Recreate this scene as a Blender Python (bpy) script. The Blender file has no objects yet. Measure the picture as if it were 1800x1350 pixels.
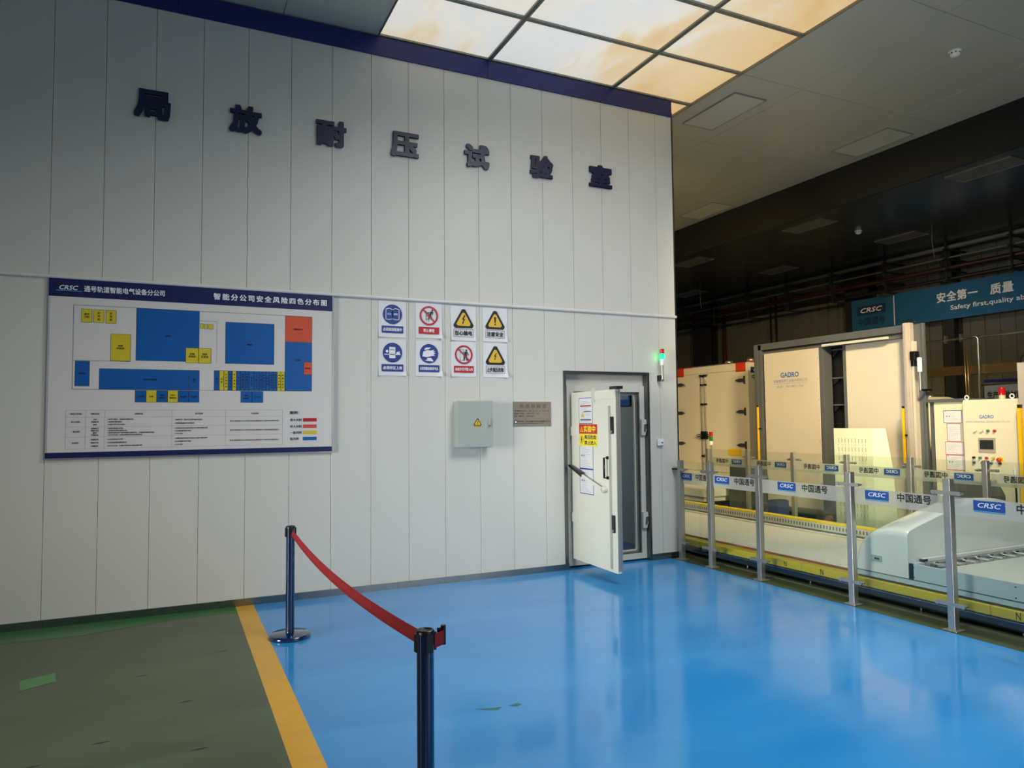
import bpy, math, random
from mathutils import Vector, Matrix
random.seed(7)
S = bpy.context.scene
COL = S.collection
PI = math.pi

# ------------------------------------------------------------------ camera, world, lights, exposure
cam_d = bpy.data.cameras.new('camera'); cam = bpy.data.objects.new('camera', cam_d); COL.objects.link(cam)
f_px, yaw, pit, rol, dist = 1266.149, 0.4415395, 0.0521708, -0.0097941, 6.861186
Fw = Vector((math.sin(yaw)*math.cos(pit), math.cos(yaw)*math.cos(pit), math.sin(pit)))
R0 = Vector((math.cos(yaw), -math.sin(yaw), 0)); U0 = R0.cross(Fw)
Rr = R0*math.cos(rol) + U0*math.sin(rol); Ur = -R0*math.sin(rol) + U0*math.cos(rol)
M = Matrix((Rr, Ur, -Fw)).transposed().to_4x4(); M.translation = Vector((0, -dist, 1.6))
cam.matrix_world = M
cam_d.sensor_fit = 'HORIZONTAL'; cam_d.sensor_width = 36.0; cam_d.lens = 36.0*f_px/1800.0
cam_d.clip_start = 0.05; cam_d.clip_end = 200
S.camera = cam

w = bpy.data.worlds.new('world'); S.world = w; w.use_nodes = True
bg = w.node_tree.nodes['Background']; bg.inputs[0].default_value = (0.72, 0.84, 1.0, 1); bg.inputs[1].default_value = 0.22

def area(name, loc, target, sx, sy, power, col, spread=180):
    l = bpy.data.lights.new(name, 'AREA'); l.shape = 'RECTANGLE'; l.size = sx; l.size_y = sy
    l.energy = power; l.color = col; l.spread = math.radians(spread)
    o = bpy.data.objects.new(name, l); COL.objects.link(o); o.location = loc
    o.rotation_euler = (Vector(target)-Vector(loc)).to_track_quat('-Z', 'Y').to_euler()
    return o
# low warm daylight that falls through the roof lights onto the hall side
area('warm_roof_daylight', (5.2, -4.4, 5.33), (9.7, 2.2, 1.4), 0.9, 0.9, 175, (1.0, 0.75, 0.42), 60)
# the strip of stained roof light that runs on past the wall corner
area('warm_roof_strip', (5.60, 1.4, 5.38), (10.0, 5.2, 1.5), 0.22, 1.6, 150, (1.0, 0.71, 0.34), 100)
# daylight of the long roof light over the blue floor, on the photographer's side
area('roof_daylight', (4.0, -4.3, 5.38), (4.4, -4.0, 0), 3.0, 2.6, 300, (0.97, 0.98, 0.98), 160)
# added area lamps for unseen daylight from behind and from the left
area('added_daylight_back', (6.5, -13.0, 2.4), (4.5, 0, 0.8), 5.0, 3.0, 100, (0.98, 0.97, 0.93))
area('added_daylight_left', (-8.4, -4.6, 2.0), (4.6, -0.7, 1.0), 2.6, 3.0, 60, (1.0, 0.97, 0.88), 34)  # narrow beam added to light the open door leaf
# added light that brightens the small room behind the door
area('inner_room_fill', (4.2, 2.2, 2.5), (4.2, 2.2, 0), 0.6, 0.6, 26, (1.0, 0.97, 0.9))

S.view_settings.view_transform = 'Standard'; S.view_settings.look = 'None'
S.view_settings.exposure = -0.22; S.view_settings.gamma = 1.0; S.view_settings.use_curve_mapping = False

# ------------------------------------------------------------------ materials
def lin(c):
    c = c/255.0
    return c/12.92 if c <= 0.04045 else ((c+0.055)/1.055)**2.4
def rgb(h):
    h = h.lstrip('#'); return tuple(lin(int(h[i:i+2], 16)) for i in (0, 2, 4)) + (1,)
MATS = {}
def mat(name, h, rough=0.5, metal=0.0, var=0.06, vscale=3.0, bump=0.0, bscale=40.0, coat=0.0, rvar=0.0, stretch=None, spec=0.5):
    if name in MATS: return MATS[name]
    m = bpy.data.materials.new(name); m.use_nodes = True; nt = m.node_tree; N = nt.nodes; L = nt.links
    b = N['Principled BSDF']; b.inputs['Roughness'].default_value = rough; b.inputs['Metallic'].default_value = metal
    b.inputs['Specular IOR Level'].default_value = spec; b.inputs['Coat Weight'].default_value = coat
    b.inputs['Coat Roughness'].default_value = 0.05
    tc = N.new('ShaderNodeTexCoord'); mp = N.new('ShaderNodeMapping'); L.new(tc.outputs['Object'], mp.inputs[0])
    if stretch: mp.inputs['Scale'].default_value = stretch
    no = N.new('ShaderNodeTexNoise'); no.inputs['Scale'].default_value = vscale; no.inputs['Detail'].default_value = 3
    L.new(mp.outputs[0], no.inputs[0])
    c = rgb(h) if isinstance(h, str) else h
    mx = N.new('ShaderNodeMix'); mx.data_type = 'RGBA'
    mx.inputs[6].default_value = tuple(x*(1-var) for x in c[:3])+(1,); mx.inputs[7].default_value = tuple(min(1, x*(1+var)) for x in c[:3])+(1,)
    L.new(no.outputs[0], mx.inputs[0]); L.new(mx.outputs[2], b.inputs['Base Color'])
    if rvar:
        mr = N.new('ShaderNodeMapRange'); mr.inputs[3].default_value = max(0.02, rough-rvar); mr.inputs[4].default_value = rough+rvar
        L.new(no.outputs[0], mr.inputs[0]); L.new(mr.outputs[0], b.inputs['Roughness'])
    if bump:
        n2 = N.new('ShaderNodeTexNoise'); n2.inputs['Scale'].default_value = bscale; n2.inputs['Detail'].default_value = 2
        L.new(mp.outputs[0], n2.inputs[0])
        bp = N.new('ShaderNodeBump'); bp.inputs['Strength'].default_value = bump; bp.inputs['Distance'].default_value = 0.01
        L.new(n2.outputs[0], bp.inputs['Height']); L.new(bp.outputs[0], b.inputs['Normal'])
    MATS[name] = m; return m
def emit(name, h, strength):
    m = bpy.data.materials.new(name); m.use_nodes = True; b = m.node_tree.nodes['Principled BSDF']
    b.inputs['Base Color'].default_value = rgb(h); b.inputs['Emission Color'].default_value = rgb(h); b.inputs['Emission Strength'].default_value = strength
    MATS[name] = m; return m

wall_m   = mat('white_steel_panel', '#d0d0c8', 0.42, 0, 0.02, 1.5, 0.10, 220)
joint_m  = mat('panel_joint_grey', '#b5b5ae', 0.8)  # plain grey of the backing seen through the joints
navy     = mat('navy_paint', '#0d1d66', 0.45, 0, 0.05)
navy_l   = mat('navy_letter', '#091540', 0.35, 0, 0.05)
steel    = mat('brushed_stainless', '#b8b6b0', 0.30, 0.80, 0.10, 6, 0.04, 60, stretch=(1, 1, .08), rvar=0.08)
steel_d  = mat('stainless_kick_plate', '#8c8f8e', 0.22, 1.0, 0.18, 2.5, 0.05, 8, rvar=0.12)
steel_f  = mat('door_surround_steel', '#6b6d69', 0.30, 0.9, 0.12, 3)
white_p  = mat('white_paper', '#dfe0e4', 0.55, 0, 0.02, 8)
board_w  = mat('board_white', '#d4d1cf', 0.35, 0, 0.02)
board_n  = mat('board_navy', '#0d1c52', 0.35)
board_b  = mat('board_blue', '#0058a4', 0.35)
board_y  = mat('board_yellow', '#d0bd2a', 0.35)
board_o  = mat('board_orange', '#cf5233', 0.35)
board_r  = mat('board_red', '#b0101c', 0.35)
teal     = mat('teal_line', '#3f9cbc', 0.4)
ink      = mat('black_print', '#14161a', 0.5)
grey_ink = mat('grey_print', '#8b8e92', 0.6)
sign_b   = mat('sign_blue', '#123a86', 0.4)
sign_r   = mat('sign_red', '#b71422', 0.4)
sign_y   = mat('sign_yellow', '#e3b637', 0.4)
white_i  = mat('white_print', '#e6e8ea', 0.5)
red_c    = mat('notice_red', '#c81e22', 0.4)
yel_c    = mat('notice_yellow', '#efe02c', 0.4)
frame_bl = mat('blue_frame_print', '#2c3c8c', 0.4)
box_m    = mat('grey_green_enamel', '#a3ada6', 0.35, 0, 0.02)
plaque_m = mat('etched_plaque_metal', '#978c7e', 0.36, 0.6, 0.15, 3, stretch=(1, 1, 8))
door_m   = mat('cream_door_enamel', '#dedfd0', 0.38, 0, 0.02)
dframe_m = mat('cream_frame_enamel', '#c9c9be', 0.4, 0, 0.03)
black_p  = mat('black_plastic', '#0b0c0e', 0.35)
rubber   = mat('grey_rubber', '#4c504e', 0.7)
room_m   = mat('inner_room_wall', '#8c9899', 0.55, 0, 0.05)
stan_m   = mat('stanchion_navy', '#08224c', 0.12, 0.0, 0.04, coat=1.0)
belt_m   = mat('red_webbing', '#8e0c1a', 0.75, 0, 0.08, 60, 0.15, 500)
glass_y  = mat('yellow_beam_paint', '#cdb90f', 0.38, 0, 0.16, 4, 0.03, 30)
yel_hi   = mat('yellow_strip_paint', '#e8cf20', 0.4, 0, 0.06)
deck_m   = mat('white_deck', '#e6e3d4', 0.42, 0, 0.03, 2)
vent_m   = mat('vent_channel_grey', '#c9cabf', 0.4)
track_d  = mat('dark_track_metal', '#37434a', 0.35, 0.6, 0.15)
under_m  = mat('undercarriage_navy', '#1c2a38', 0.35, 0.5, 0.2)
void_m   = mat('undercarriage_black', '#0a0b0c', 0.8)
cart_m   = mat('cart_fibreglass', '#e0e4df', 0.16, 0, 0.02, coat=0.6)
cart_s   = mat('cart_skirt', '#bccace', 0.35, 0, 0.03)
roller_m = mat('roller_steel', '#c2c2bb', 0.2, 1.0)
cont_m   = mat('container_cream', '#d9d4bd', 0.42, 0, 0.02)
orange_m = mat('corner_orange', '#c93a12', 0.5)
hinge_m  = mat('hinge_grey', '#5e615c', 0.4, 0.6)
mach_g   = mat('machine_grey_paint', '#5c6062', 0.42, 0.1, 0.06)
mach_l   = mat('machine_column_light', '#b5aea2', 0.45, 0, 0.04)
mach_p   = mat('machine_panel_cream', '#cfc9b8', 0.42, 0, 0.02)
cab_m    = mat('cabinet_cream', '#e2dcc0', 0.42, 0, 0.02)
yel_g    = mat('light_curtain_yellow', '#f0c010', 0.4)
logo_bl  = mat('logo_blue', '#1e66b4', 0.45)
logo_gb  = mat('logo_grey_blue', '#8c9cb4', 0.5)
perf_m   = mat('pale_green_plate', '#dde3c4', 0.4, 0, 0.02)
fascia_m = mat('dark_fascia', '#161611', 0.6, 0, 0.1)
ceil_m   = mat('ceiling_panel_grey', '#d2d2c6', 0.30, 0.12, 0.05, 1.2, 0.02, 2)
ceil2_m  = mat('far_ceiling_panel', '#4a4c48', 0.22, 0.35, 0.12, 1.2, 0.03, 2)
lamp_off = mat('unlit_lamp_panel', '#dcdccf', 0.4, 0, 0.02)
fwall_m  = mat('far_corrugated_sheet', '#57554b', 0.6, 0, 0.08, 2)
col_m    = mat('dark_steel_column', '#1b1c1a', 0.6)
pipe_r   = mat('dark_red_pipe', '#34110f', 0.5)
pipe_k   = mat('black_pipe', '#0e0f10', 0.5)
pipe_g   = mat('grey_conduit', '#6a6a60', 0.5)
bronze_m = mat('bronze_tray', '#8a7450', 0.3, 0.8, 0.1)
chrome_m = mat('bright_tube', '#b5b2a4', 0.25, 0.9)
banner_m = mat('banner_blue', '#175880', 0.6)
banner_d = mat('banner_logo_navy', '#12305c', 0.6)
red_lens = mat('red_lens', '#b01014', 0.15, 0, 0.1, coat=0.5)
grn_off  = mat('green_lens', '#14803c', 0.2)
btn_w    = mat('white_button', '#e8e4d0', 0.4)
btn_g    = mat('green_button', '#1f8a5c', 0.4)
btn_r    = mat('red_button', '#c02630', 0.4)
btn_y    = mat('yellow_button', '#e2c02a', 0.4)
btn_b    = mat('blue_button', '#2a5c8c', 0.4)
screen_m = mat('dark_screen', '#2a3030', 0.15)
chip_m   = mat('patch_green', '#4f8350', 0.35)

def floor_mat(name, h, h2, rough, rv, big, bump, streak=True):
    m = bpy.data.materials.new(name); m.use_nodes = True; nt = m.node_tree; N = nt.nodes; L = nt.links
    b = N['Principled BSDF']; tc = N.new('ShaderNodeTexCoord')
    n1 = N.new('ShaderNodeTexNoise'); n1.inputs['Scale'].default_value = big; n1.inputs['Detail'].default_value = 5; n1.inputs['Distortion'].default_value = 0.6
    mp = N.new('ShaderNodeMapping'); mp.inputs['Scale'].default_value = (0.55, 1.7, 1); L.new(tc.outputs['Object'], mp.inputs[0]); L.new(mp.outputs[0], n1.inputs[0])
    mx = N.new('ShaderNodeMix'); mx.data_type = 'RGBA'; mx.inputs[6].default_value = rgb(h); mx.inputs[7].default_value = rgb(h2)
    cr = N.new('ShaderNodeMapRange'); cr.inputs[1].default_value = 0.35; cr.inputs[2].default_value = 0.65; L.new(n1.outputs[0], cr.inputs[0])
    L.new(cr.outputs[0], mx.inputs[0]); L.new(mx.outputs[2], b.inputs['Base Color'])
    mr = N.new('ShaderNodeMapRange'); mr.inputs[1].default_value = 0.3; mr.inputs[2].default_value = 0.7
    mr.inputs[3].default_value = rough-rv; mr.inputs[4].default_value = rough+rv; L.new(n1.outputs[0], mr.inputs[0]); L.new(mr.outputs[0], b.inputs['Roughness'])
    n2 = N.new('ShaderNodeTexNoise'); n2.inputs['Scale'].default_value = 2.6; n2.inputs['Detail'].default_value = 2; L.new(mp.outputs[0], n2.inputs[0])
    bp = N.new('ShaderNodeBump'); bp.inputs['Strength'].default_value = bump; bp.inputs['Distance'].default_value = 0.01
    L.new(n2.outputs[0], bp.inputs['Height']); L.new(bp.outputs[0], b.inputs['Normal'])
    MATS[name] = m; return m
blue_f  = floor_mat('blue_epoxy', '#2c87cb', '#3892d4', 0.13, 0.05, 1.1, 0.10)
green_f = floor_mat('worn_green_epoxy', '#43502f', '#59654a', 0.38, 0.10, 1.3, 0.06)
green_b = floor_mat('fresh_green_epoxy', '#2c6628', '#3b7434', 0.30, 0.05, 1.3, 0.05)
yel_f   = floor_mat('yellow_floor_paint', '#d39c20', '#dca62a', 0.36, 0.06, 3.0, 0.04)
green_e = floor_mat('edge_green_epoxy', '#39472f', '#465038', 0.42, 0.08, 2.0, 0.05)
hall_f  = floor_mat('hall_grey_epoxy', '#4a5c5c', '#55676a', 0.3, 0.08, 1.0, 0.05)

def glass_mat(name, tint, a):
    m = bpy.data.materials.new(name); m.use_nodes = True; nt = m.node_tree; N = nt.nodes; L = nt.links
    N.remove(N['Principled BSDF']); out = N['Material Output']
    t = N.new('ShaderNodeBsdfTransparent'); t.inputs[0].default_value = tint
    g = N.new('ShaderNodeBsdfGlossy'); g.inputs['Roughness'].default_value = 0.02; g.inputs[0].default_value = (0.9, 0.95, 0.92, 1)
    fr = N.new('ShaderNodeFresnel'); ge = N.new('ShaderNodeNewGeometry'); io = N.new('ShaderNodeMapRange')
    io.inputs[3].default_value = 1.45; io.inputs[4].default_value = 1/1.45; L.new(ge.outputs['Backfacing'], io.inputs[0]); L.new(io.outputs[0], fr.inputs[0])
    mx = N.new('ShaderNodeMixShader'); L.new(fr.outputs[0], mx.inputs[0]); L.new(t.outputs[0], mx.inputs[1]); L.new(g.outputs[0], mx.inputs[2])
    if a:
        d = N.new('ShaderNodeBsdfDiffuse'); d.inputs[0].default_value = (0.78, 0.80, 0.76, 1)
        tr = N.new('ShaderNodeBsdfTranslucent'); tr.inputs[0].default_value = (0.78, 0.80, 0.74, 1)
        dd = N.new('ShaderNodeMixShader'); dd.inputs[0].default_value = 0.5; L.new(d.outputs[0], dd.inputs[1]); L.new(tr.outputs[0], dd.inputs[2])
        m2 = N.new('ShaderNodeMixShader'); m2.inputs[0].default_value = a; L.new(mx.outputs[0], m2.inputs[1]); L.new(dd.outputs[0], m2.inputs[2])
        L.new(m2.outputs[0], out.inputs[0])
    else: L.new(mx.outputs[0], out.inputs[0])
    MATS[name] = m; return m
glass_m = glass_mat('clear_glass', (0.93, 0.96, 0.93, 1), 0)
frost_m = glass_mat('frosted_band_film', (0.97, 0.98, 0.96, 1), 0.62)

def skylight_mat():
    m = bpy.data.materials.new('stained_skylight_sheet'); m.use_nodes = True; nt = m.node_tree; N = nt.nodes; L = nt.links
    b = N['Principled BSDF']; b.inputs['Base Color'].default_value = (0.5, 0.48, 0.42, 1); b.inputs['Roughness'].default_value = 0.4
    tc = N.new('ShaderNodeTexCoord'); geo = N.new('ShaderNodeNewGeometry'); sep = N.new('ShaderNodeSeparateXYZ'); L.new(geo.outputs['Position'], sep.inputs[0])
    n1 = N.new('ShaderNodeTexNoise'); n1.inputs['Scale'].default_value = 0.9; n1.inputs['Detail'].default_value = 4; n1.inputs['Distortion'].default_value = 0.8
    mp = N.new('ShaderNodeMapping'); mp.inputs['Scale'].default_value = (1.3, 0.55, 1); L.new(geo.outputs['Position'], mp.inputs[0]); L.new(mp.outputs[0], n1.inputs[0])
    # dirt that has gathered towards the hall edge of the sheet
    mr = N.new('ShaderNodeMapRange'); mr.inputs[1].default_value = 4.7; mr.inputs[2].default_value = 5.7; mr.inputs[3].default_value = 0.02; mr.inputs[4].default_value = 0.40
    L.new(sep.outputs['X'], mr.inputs[0])
    ad = N.new('ShaderNodeMath'); ad.operation = 'ADD'; L.new(n1.outputs[0], ad.inputs[0]); L.new(mr.outputs[0], ad.inputs[1])
    cr = N.new('ShaderNodeValToRGB'); e = cr.color_ramp.elements
    e[0].position = 0.42; e[0].color = (0.84, 0.86, 0.84, 1); e[1].position = 0.86; e[1].color = (0.86, 0.52, 0.17, 1)
    k = cr.color_ramp.elements.new(0.52); k.color = (0.95, 0.87, 0.74, 1)
    k = cr.color_ramp.elements.new(0.64); k.color = (0.90, 0.68, 0.36, 1)
    L.new(ad.outputs[0], cr.inputs[0])
    n3 = N.new('ShaderNodeTexNoise'); n3.inputs['Scale'].default_value = 9; n3.inputs['Detail'].default_value = 6; L.new(geo.outputs['Position'], n3.inputs[0])
    m3 = N.new('ShaderNodeMapRange'); m3.inputs[3].default_value = 0.93; m3.inputs[4].default_value = 1.07; L.new(n3.outputs[0], m3.inputs[0])
    vm = N.new('ShaderNodeVectorMath'); vm.operation = 'SCALE'; L.new(cr.outputs[0], vm.inputs[0]); L.new(m3.outputs[0], vm.inputs['Scale'])
    L.new(vm.outputs[0], b.inputs['Emission Color']); b.inputs['Emission Strength'].default_value = SKY_E
    MATS['stained_skylight_sheet'] = m; return m
SKY_E = 0.80
sky_m = skylight_mat()

# ------------------------------------------------------------------ mesh helpers
X, Y, Z = Vector((1, 0, 0)), Vector((0, 1, 0)), Vector((0, 0, 1))
class Face:
    def __init__(s, o, u, v): s.o = Vector(o); s.u = Vector(u).normalized(); s.v = Vector(v).normalized(); s.n = s.u.cross(s.v)
    def p(s, a, b, d=0.0): return s.o + s.u*a + s.v*b + s.n*d
TEXT_CACHE = {}
def text_data(body, bold, shear, spacing):
    k = (body, bold, shear, spacing)
    if k not in TEXT_CACHE:
        c = bpy.data.curves.new('t', 'FONT'); c.body = body; c.resolution_u = 2; c.offset = bold; c.shear = shear; c.space_character = spacing
        o = bpy.data.objects.new('t', c); COL.objects.link(o)
        me = bpy.data.meshes.new_from_object(o.evaluated_get(bpy.context.evaluated_depsgraph_get()))
        vs = [(v.co.x, v.co.y) for v in me.vertices]; fs = [tuple(p.vertices) for p in me.polygons]
        nz = [p.normal.z for p in me.polygons]
        if sum(nz) < 0: fs = [f[::-1] for f in fs]
        bpy.data.objects.remove(o); bpy.data.curves.remove(c); bpy.data.meshes.remove(me)
        x0 = min(v[0] for v in vs); x1 = max(v[0] for v in vs); y0 = min(v[1] for v in vs); y1 = max(v[1] for v in vs)
        TEXT_CACHE[k] = ([((x-x0)/(x1-x0), (y-y0)/(y1-y0)) for x, y in vs], fs, (x1-x0)/(y1-y0))
    return TEXT_CACHE[k]
class MB:
    def __init__(s): s.v = []; s.f = []; s.m = []; s.sm = []; s.mats = []
    def mi(s, m):
        if m not in s.mats: s.mats.append(m)
        return s.mats.index(m)
    def add(s, vs, fs, m, smooth=False):
        k = len(s.v); s.v += [Vector(v) for v in vs]; i = s.mi(m)
        for f in fs: s.f.append([k+j for j in f]); s.m.append(i); s.sm.append(smooth)
        return s
    def box(s, x0, x1, y0, y1, z0, z1, m):
        if x0 > x1: x0, x1 = x1, x0
        if y0 > y1: y0, y1 = y1, y0
        if z0 > z1: z0, z1 = z1, z0
        vs = [(x0,y0,z0),(x1,y0,z0),(x1,y1,z0),(x0,y1,z0),(x0,y0,z1),(x1,y0,z1),(x1,y1,z1),(x0,y1,z1)]
        return s.add(vs, [(0,3,2,1),(4,5,6,7),(0,1,5,4),(1,2,6,5),(2,3,7,6),(3,0,4,7)], m)
    def fbox(s, F, a0, b0, a1, b1, d0, d1, m):
        return s.prism(F, [(a0,b0),(a1,b0),(a1,b1),(a0,b1)], d0, d1, m)
    def prism(s, F, pts, d0, d1, m, side=None, smooth=False):
        n = len(pts); A = [F.p(a, b, d0) for a, b in pts]; B = [F.p(a, b, d1) for a, b in pts]
        ar = sum(pts[i][0]*pts[(i+1) % n][1]-pts[(i+1) % n][0]*pts[i][1] for i in range(n))
        o = list(range(n)) if ar > 0 else list(range(n))[::-1]
        s.add(B, [o], m); s.add(A, [o[::-1]], side or m)
        s.add(A+B, [(o[i], o[(i+1) % n], n+o[(i+1) % n], n+o[i]) for i in range(n)], side or m, smooth)
        return s
    def rect(s, F, a0, b0, a1, b1, m, d=0.0008):
        return s.add([F.p(a0,b0,d), F.p(a1,b0,d), F.p(a1,b1,d), F.p(a0,b1,d)], [(0,1,2,3)], m)
    def flat(s, F, pts, m, d=0.0008):
        n = len(pts); ar = sum(pts[i][0]*pts[(i+1) % n][1]-pts[(i+1) % n][0]*pts[i][1] for i in range(n))
        o = list(range(n)) if ar > 0 else list(range(n))[::-1]
        return s.add([F.p(a, b, d) for a, b in pts], [o], m)
    def line(s, F, a0, b0, a1, b1, t, m, d=0.001):
        dx, dy = a1-a0, b1-b0; l = math.hypot(dx, dy) or 1; nx, ny = -dy/l*t/2, dx/l*t/2
        return s.flat(F, [(a0+nx,b0+ny),(a0-nx,b0-ny),(a1-nx,b1-ny),(a1+nx,b1+ny)], m, d)
    def frame(s, F, a0, b0, a1, b1, t, m, d=0.001):
        s.rect(F, a0, b0, a1, b0+t, m, d); s.rect(F, a0, b1-t, a1, b1, m, d); s.rect(F, a0, b0+t, a0+t, b1-t, m, d); s.rect(F, a1-t, b0+t, a1, b1-t, m, d); return s
    def disc(s, F, a, b, r, m, d=0.0008, n=28):
        return s.flat(F, [(a+r*math.cos(2*PI*i/n), b+r*math.sin(2*PI*i/n)) for i in range(n)], m, d)
    def ring(s, F, a, b, r0, r1, m, d=0.001, n=28):
        vs = []
        for i in range(n):
            c, q = math.cos(2*PI*i/n), math.sin(2*PI*i/n); vs += [F.p(a+r0*c, b+r0*q, d), F.p(a+r1*c, b+r1*q, d)]
        return s.add(vs, [(2*i, 2*i+1, (2*i+3) % (2*n), (2*i+2) % (2*n)) for i in range(n)], m)
    def text(s, F, body, a0, b0, a1, b1, m, d=0.0014, bold=0.012, shear=0.0, spacing=1.0, depth=0.0, keep=False, halign='c'):
        # heavier strokes: the outline laid down a few times, shifted by a fraction of the em
        asp = text_data(body, 0, shear, spacing)[2]; em = min(b1-b0, (a1-a0)/max(1, len(body)*.9)*1.0) if asp > 3 else (b1-b0)
        sx = (a1-a0)/((b1-b0)*asp); e = bold*(b1-b0)*1.25; ex = e*min(1.2, sx)
        if bold <= 0: offs = [(0, 0)]
        elif depth: offs = [(-ex, -e), (ex, -e), (-ex, e), (ex, e), (0, 0), (0, e), (0, -e), (ex, 0), (-ex, 0)]
        elif (b1-b0) < .03: offs = [(-ex, 0), (ex, 0)]
        else: offs = [(-ex, -e), (ex, -e), (-ex, e), (ex, e)]
        for k, (ox, oy) in enumerate(offs):
            mx = ex if bold > 0 else 0; my = e if len(offs) > 2 else 0
            s.text1(F, body, a0+mx+ox, b0+my+oy, a1-mx+ox, b1-my+oy, m, d+k*.00004, 0, shear, spacing, depth, keep, halign)
        return s
    def text1(s, F, body, a0, b0, a1, b1, m, d=0.0014, bold=0.012, shear=0.0, spacing=1.0, depth=0.0, keep=False, halign='c'):
        vs, fs, asp = text_data(body, bold, shear, spacing)
        if keep:
            h = b1-b0; wd = h*asp
            if wd > a1-a0: wd = a1-a0; h = wd/asp
            ca = (a0+a1)/2 if halign == 'c' else a0+wd/2
            cb = (b0+b1)/2; a0, a1, b0, b1 = ca-wd/2, ca+wd/2, cb-h/2, cb+h/2
        P = [(a0+(a1-a0)*x, b0+(b1-b0)*y) for x, y in vs]
        s.add([F.p(a, b, d+depth) for a, b in P], fs, m)
        if depth:
            s.add([F.p(a, b, d) for a, b in P], [f[::-1] for f in fs], m)
            ed = {}
            for f in fs:
                for i in range(len(f)): ed[(f[i], f[(i+1) % len(f)])] = 1
            n = len(P); vv = [F.p(a, b, d) for a, b in P]+[F.p(a, b, d+depth) for a, b in P]
            s.add(vv, [(i, j, n+j, n+i) for (i, j) in ed if (j, i) not in ed], m)
        return s
    def cyl(s, p0, p1, r, m, n=14, r2=None, caps=True):
        p0, p1 = Vector(p0), Vector(p1); r2 = r if r2 is None else r2
        ax = (p1-p0).normalized(); t = ax.orthogonal().normalized(); q = ax.cross(t)
        A = [p0+(t*math.cos(2*PI*i/n)+q*math.sin(2*PI*i/n))*r for i in range(n)]
        B = [p1+(t*math.cos(2*PI*i/n)+q*math.sin(2*PI*i/n))*r2 for i in range(n)]
        s.add(A+B, [(i, (i+1) % n, n+(i+1) % n, n+i) for i in range(n)], m, True)
        if caps: s.add(A, [list(range(n))[::-1]], m); s.add(B, [list(range(n))], m)
        return s
    def tube(s, pts, r, m, n=8):
        pts = [Vector(p) for p in pts]; rings = []
        for i, p in enumerate(pts):
            ax = (pts[min(i+1, len(pts)-1)]-pts[max(i-1, 0)]).normalized()
            t = ax.cross(Z) if abs(ax.z) < .95 else ax.cross(X)
            t.normalize(); q = ax.cross(t)
            rings += [p+(t*math.cos(2*PI*k/n)+q*math.sin(2*PI*k/n))*r for k in range(n)]
        fs = [(i*n+k, i*n+(k+1) % n, (i+1)*n+(k+1) % n, (i+1)*n+k) for i in range(len(pts)-1) for k in range(n)]
        fs += [list(range(n))[::-1], [(len(pts)-1)*n+k for k in range(n)]]
        return s.add(rings, fs, m, True)
    def lathe(s, c, prof, m, n=28, axis=Z):
        c = Vector(c); t = axis.orthogonal().normalized(); q = axis.cross(t); vs = []
        for r, h in prof: vs += [c+axis*h+(t*math.cos(2*PI*i/n)+q*math.sin(2*PI*i/n))*max(r, 1e-5) for i in range(n)]
        fs = [(j*n+i, j*n+(i+1) % n, (j+1)*n+(i+1) % n, (j+1)*n+i) for j in range(len(prof)-1) for i in range(n)]
        return s.add(vs, fs, m, True)
    def build(s, name, parent=None, root=None, bevel=0.0, seg=2):
        o0 = root.location if root is not None else Vector((0, 0, 0))
        me = bpy.data.meshes.new(name); me.from_pydata([v-o0 for v in s.v], [], s.f)
        for m in s.mats: me.materials.append(m)
        me.polygons.foreach_set('material_index', s.m); me.polygons.foreach_set('use_smooth', s.sm); me.update()
        o = bpy.data.objects.new(name, me); COL.objects.link(o)
        if parent is not None: o.parent = parent
        if bevel:
            b = o.modifiers.new('bevel', 'BEVEL'); b.width = bevel; b.segments = seg; b.limit_method = 'ANGLE'; b.angle_limit = math.radians(50)
        return o
def tag(o, label, cat, group=None):
    o['label'] = label; o['category'] = cat
    if group: o['group'] = group
    return o
def thing(name, label, cat, loc, group=None):
    o = bpy.data.objects.new(name, None); o.empty_display_size = 0.1; COL.objects.link(o); o.location = loc
    return tag(o, label, cat, group)
def struct(name, loc=None, mb=None, **k):
    if mb is not None: o = mb.build(name, **k)
    else: o = bpy.data.objects.new(name, None); COL.objects.link(o)
    o['kind'] = 'structure'; return o

WALL = Face((0, 0, 0), X, Z)
NS_W = 2.3
# ------------------------------------------------------------------ floor
fl = struct('floor')
XB, XF = 5.262, 5.50
b = MB(); b.box(-9, 0.53, -14, 0.02, -.12, 0, green_f); b.build('worn_green_coating', fl)
b = MB(); b.flat(Face((0, 0, 0), X, Y), [(-9, 0.01), (0.53, 0.01), (0.53, -.22), (0.05, -.21), (-.6, -.40), (-1.4, -.34), (-9, -.5)], green_b, 0.0012); b.build('repainted_green_edge', fl)
b = MB(); b.box(0.53, 0.68, -14, 0.02, -.12, 0, yel_f); b.build('yellow_boundary_line', fl)
b = MB(); b.box(0.68, XB, -14, 0.25, -.12, 0, blue_f); b.build('blue_coating', fl)
b = MB(); b.box(XB, 7.95, -14, 16, -.12, 0, green_e); b.build('dark_green_coating', fl)
b = MB(); b.box(7.95, 14.2, -14, 16, -.12, 0, hall_f); b.build('grey_hall_coating', fl)
b = MB(); b.flat(Face((0, 0, 0), X, Y), [(-0.84,-1.36),(-0.66,-1.28),(-0.63,-1.47),(-.81,-1.56)], chip_m, 0.0012); b.build('green_paint_patch', fl)
b = MB(); G = Face((0, 0, 0), X, Y); sc_m = mat('scuff_green', '#2c6a58', .4)
for pts in ([(1.55,-3.05),(1.63,-3.075),(1.70,-3.09),(1.66,-3.12),(1.60,-3.09)], [(1.74,-3.09),(1.80,-3.08),(1.82,-3.11),(1.77,-3.12)]): b.flat(G, pts, sc_m, .0008)
b.build('blue_floor_scuff', fl)
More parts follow.
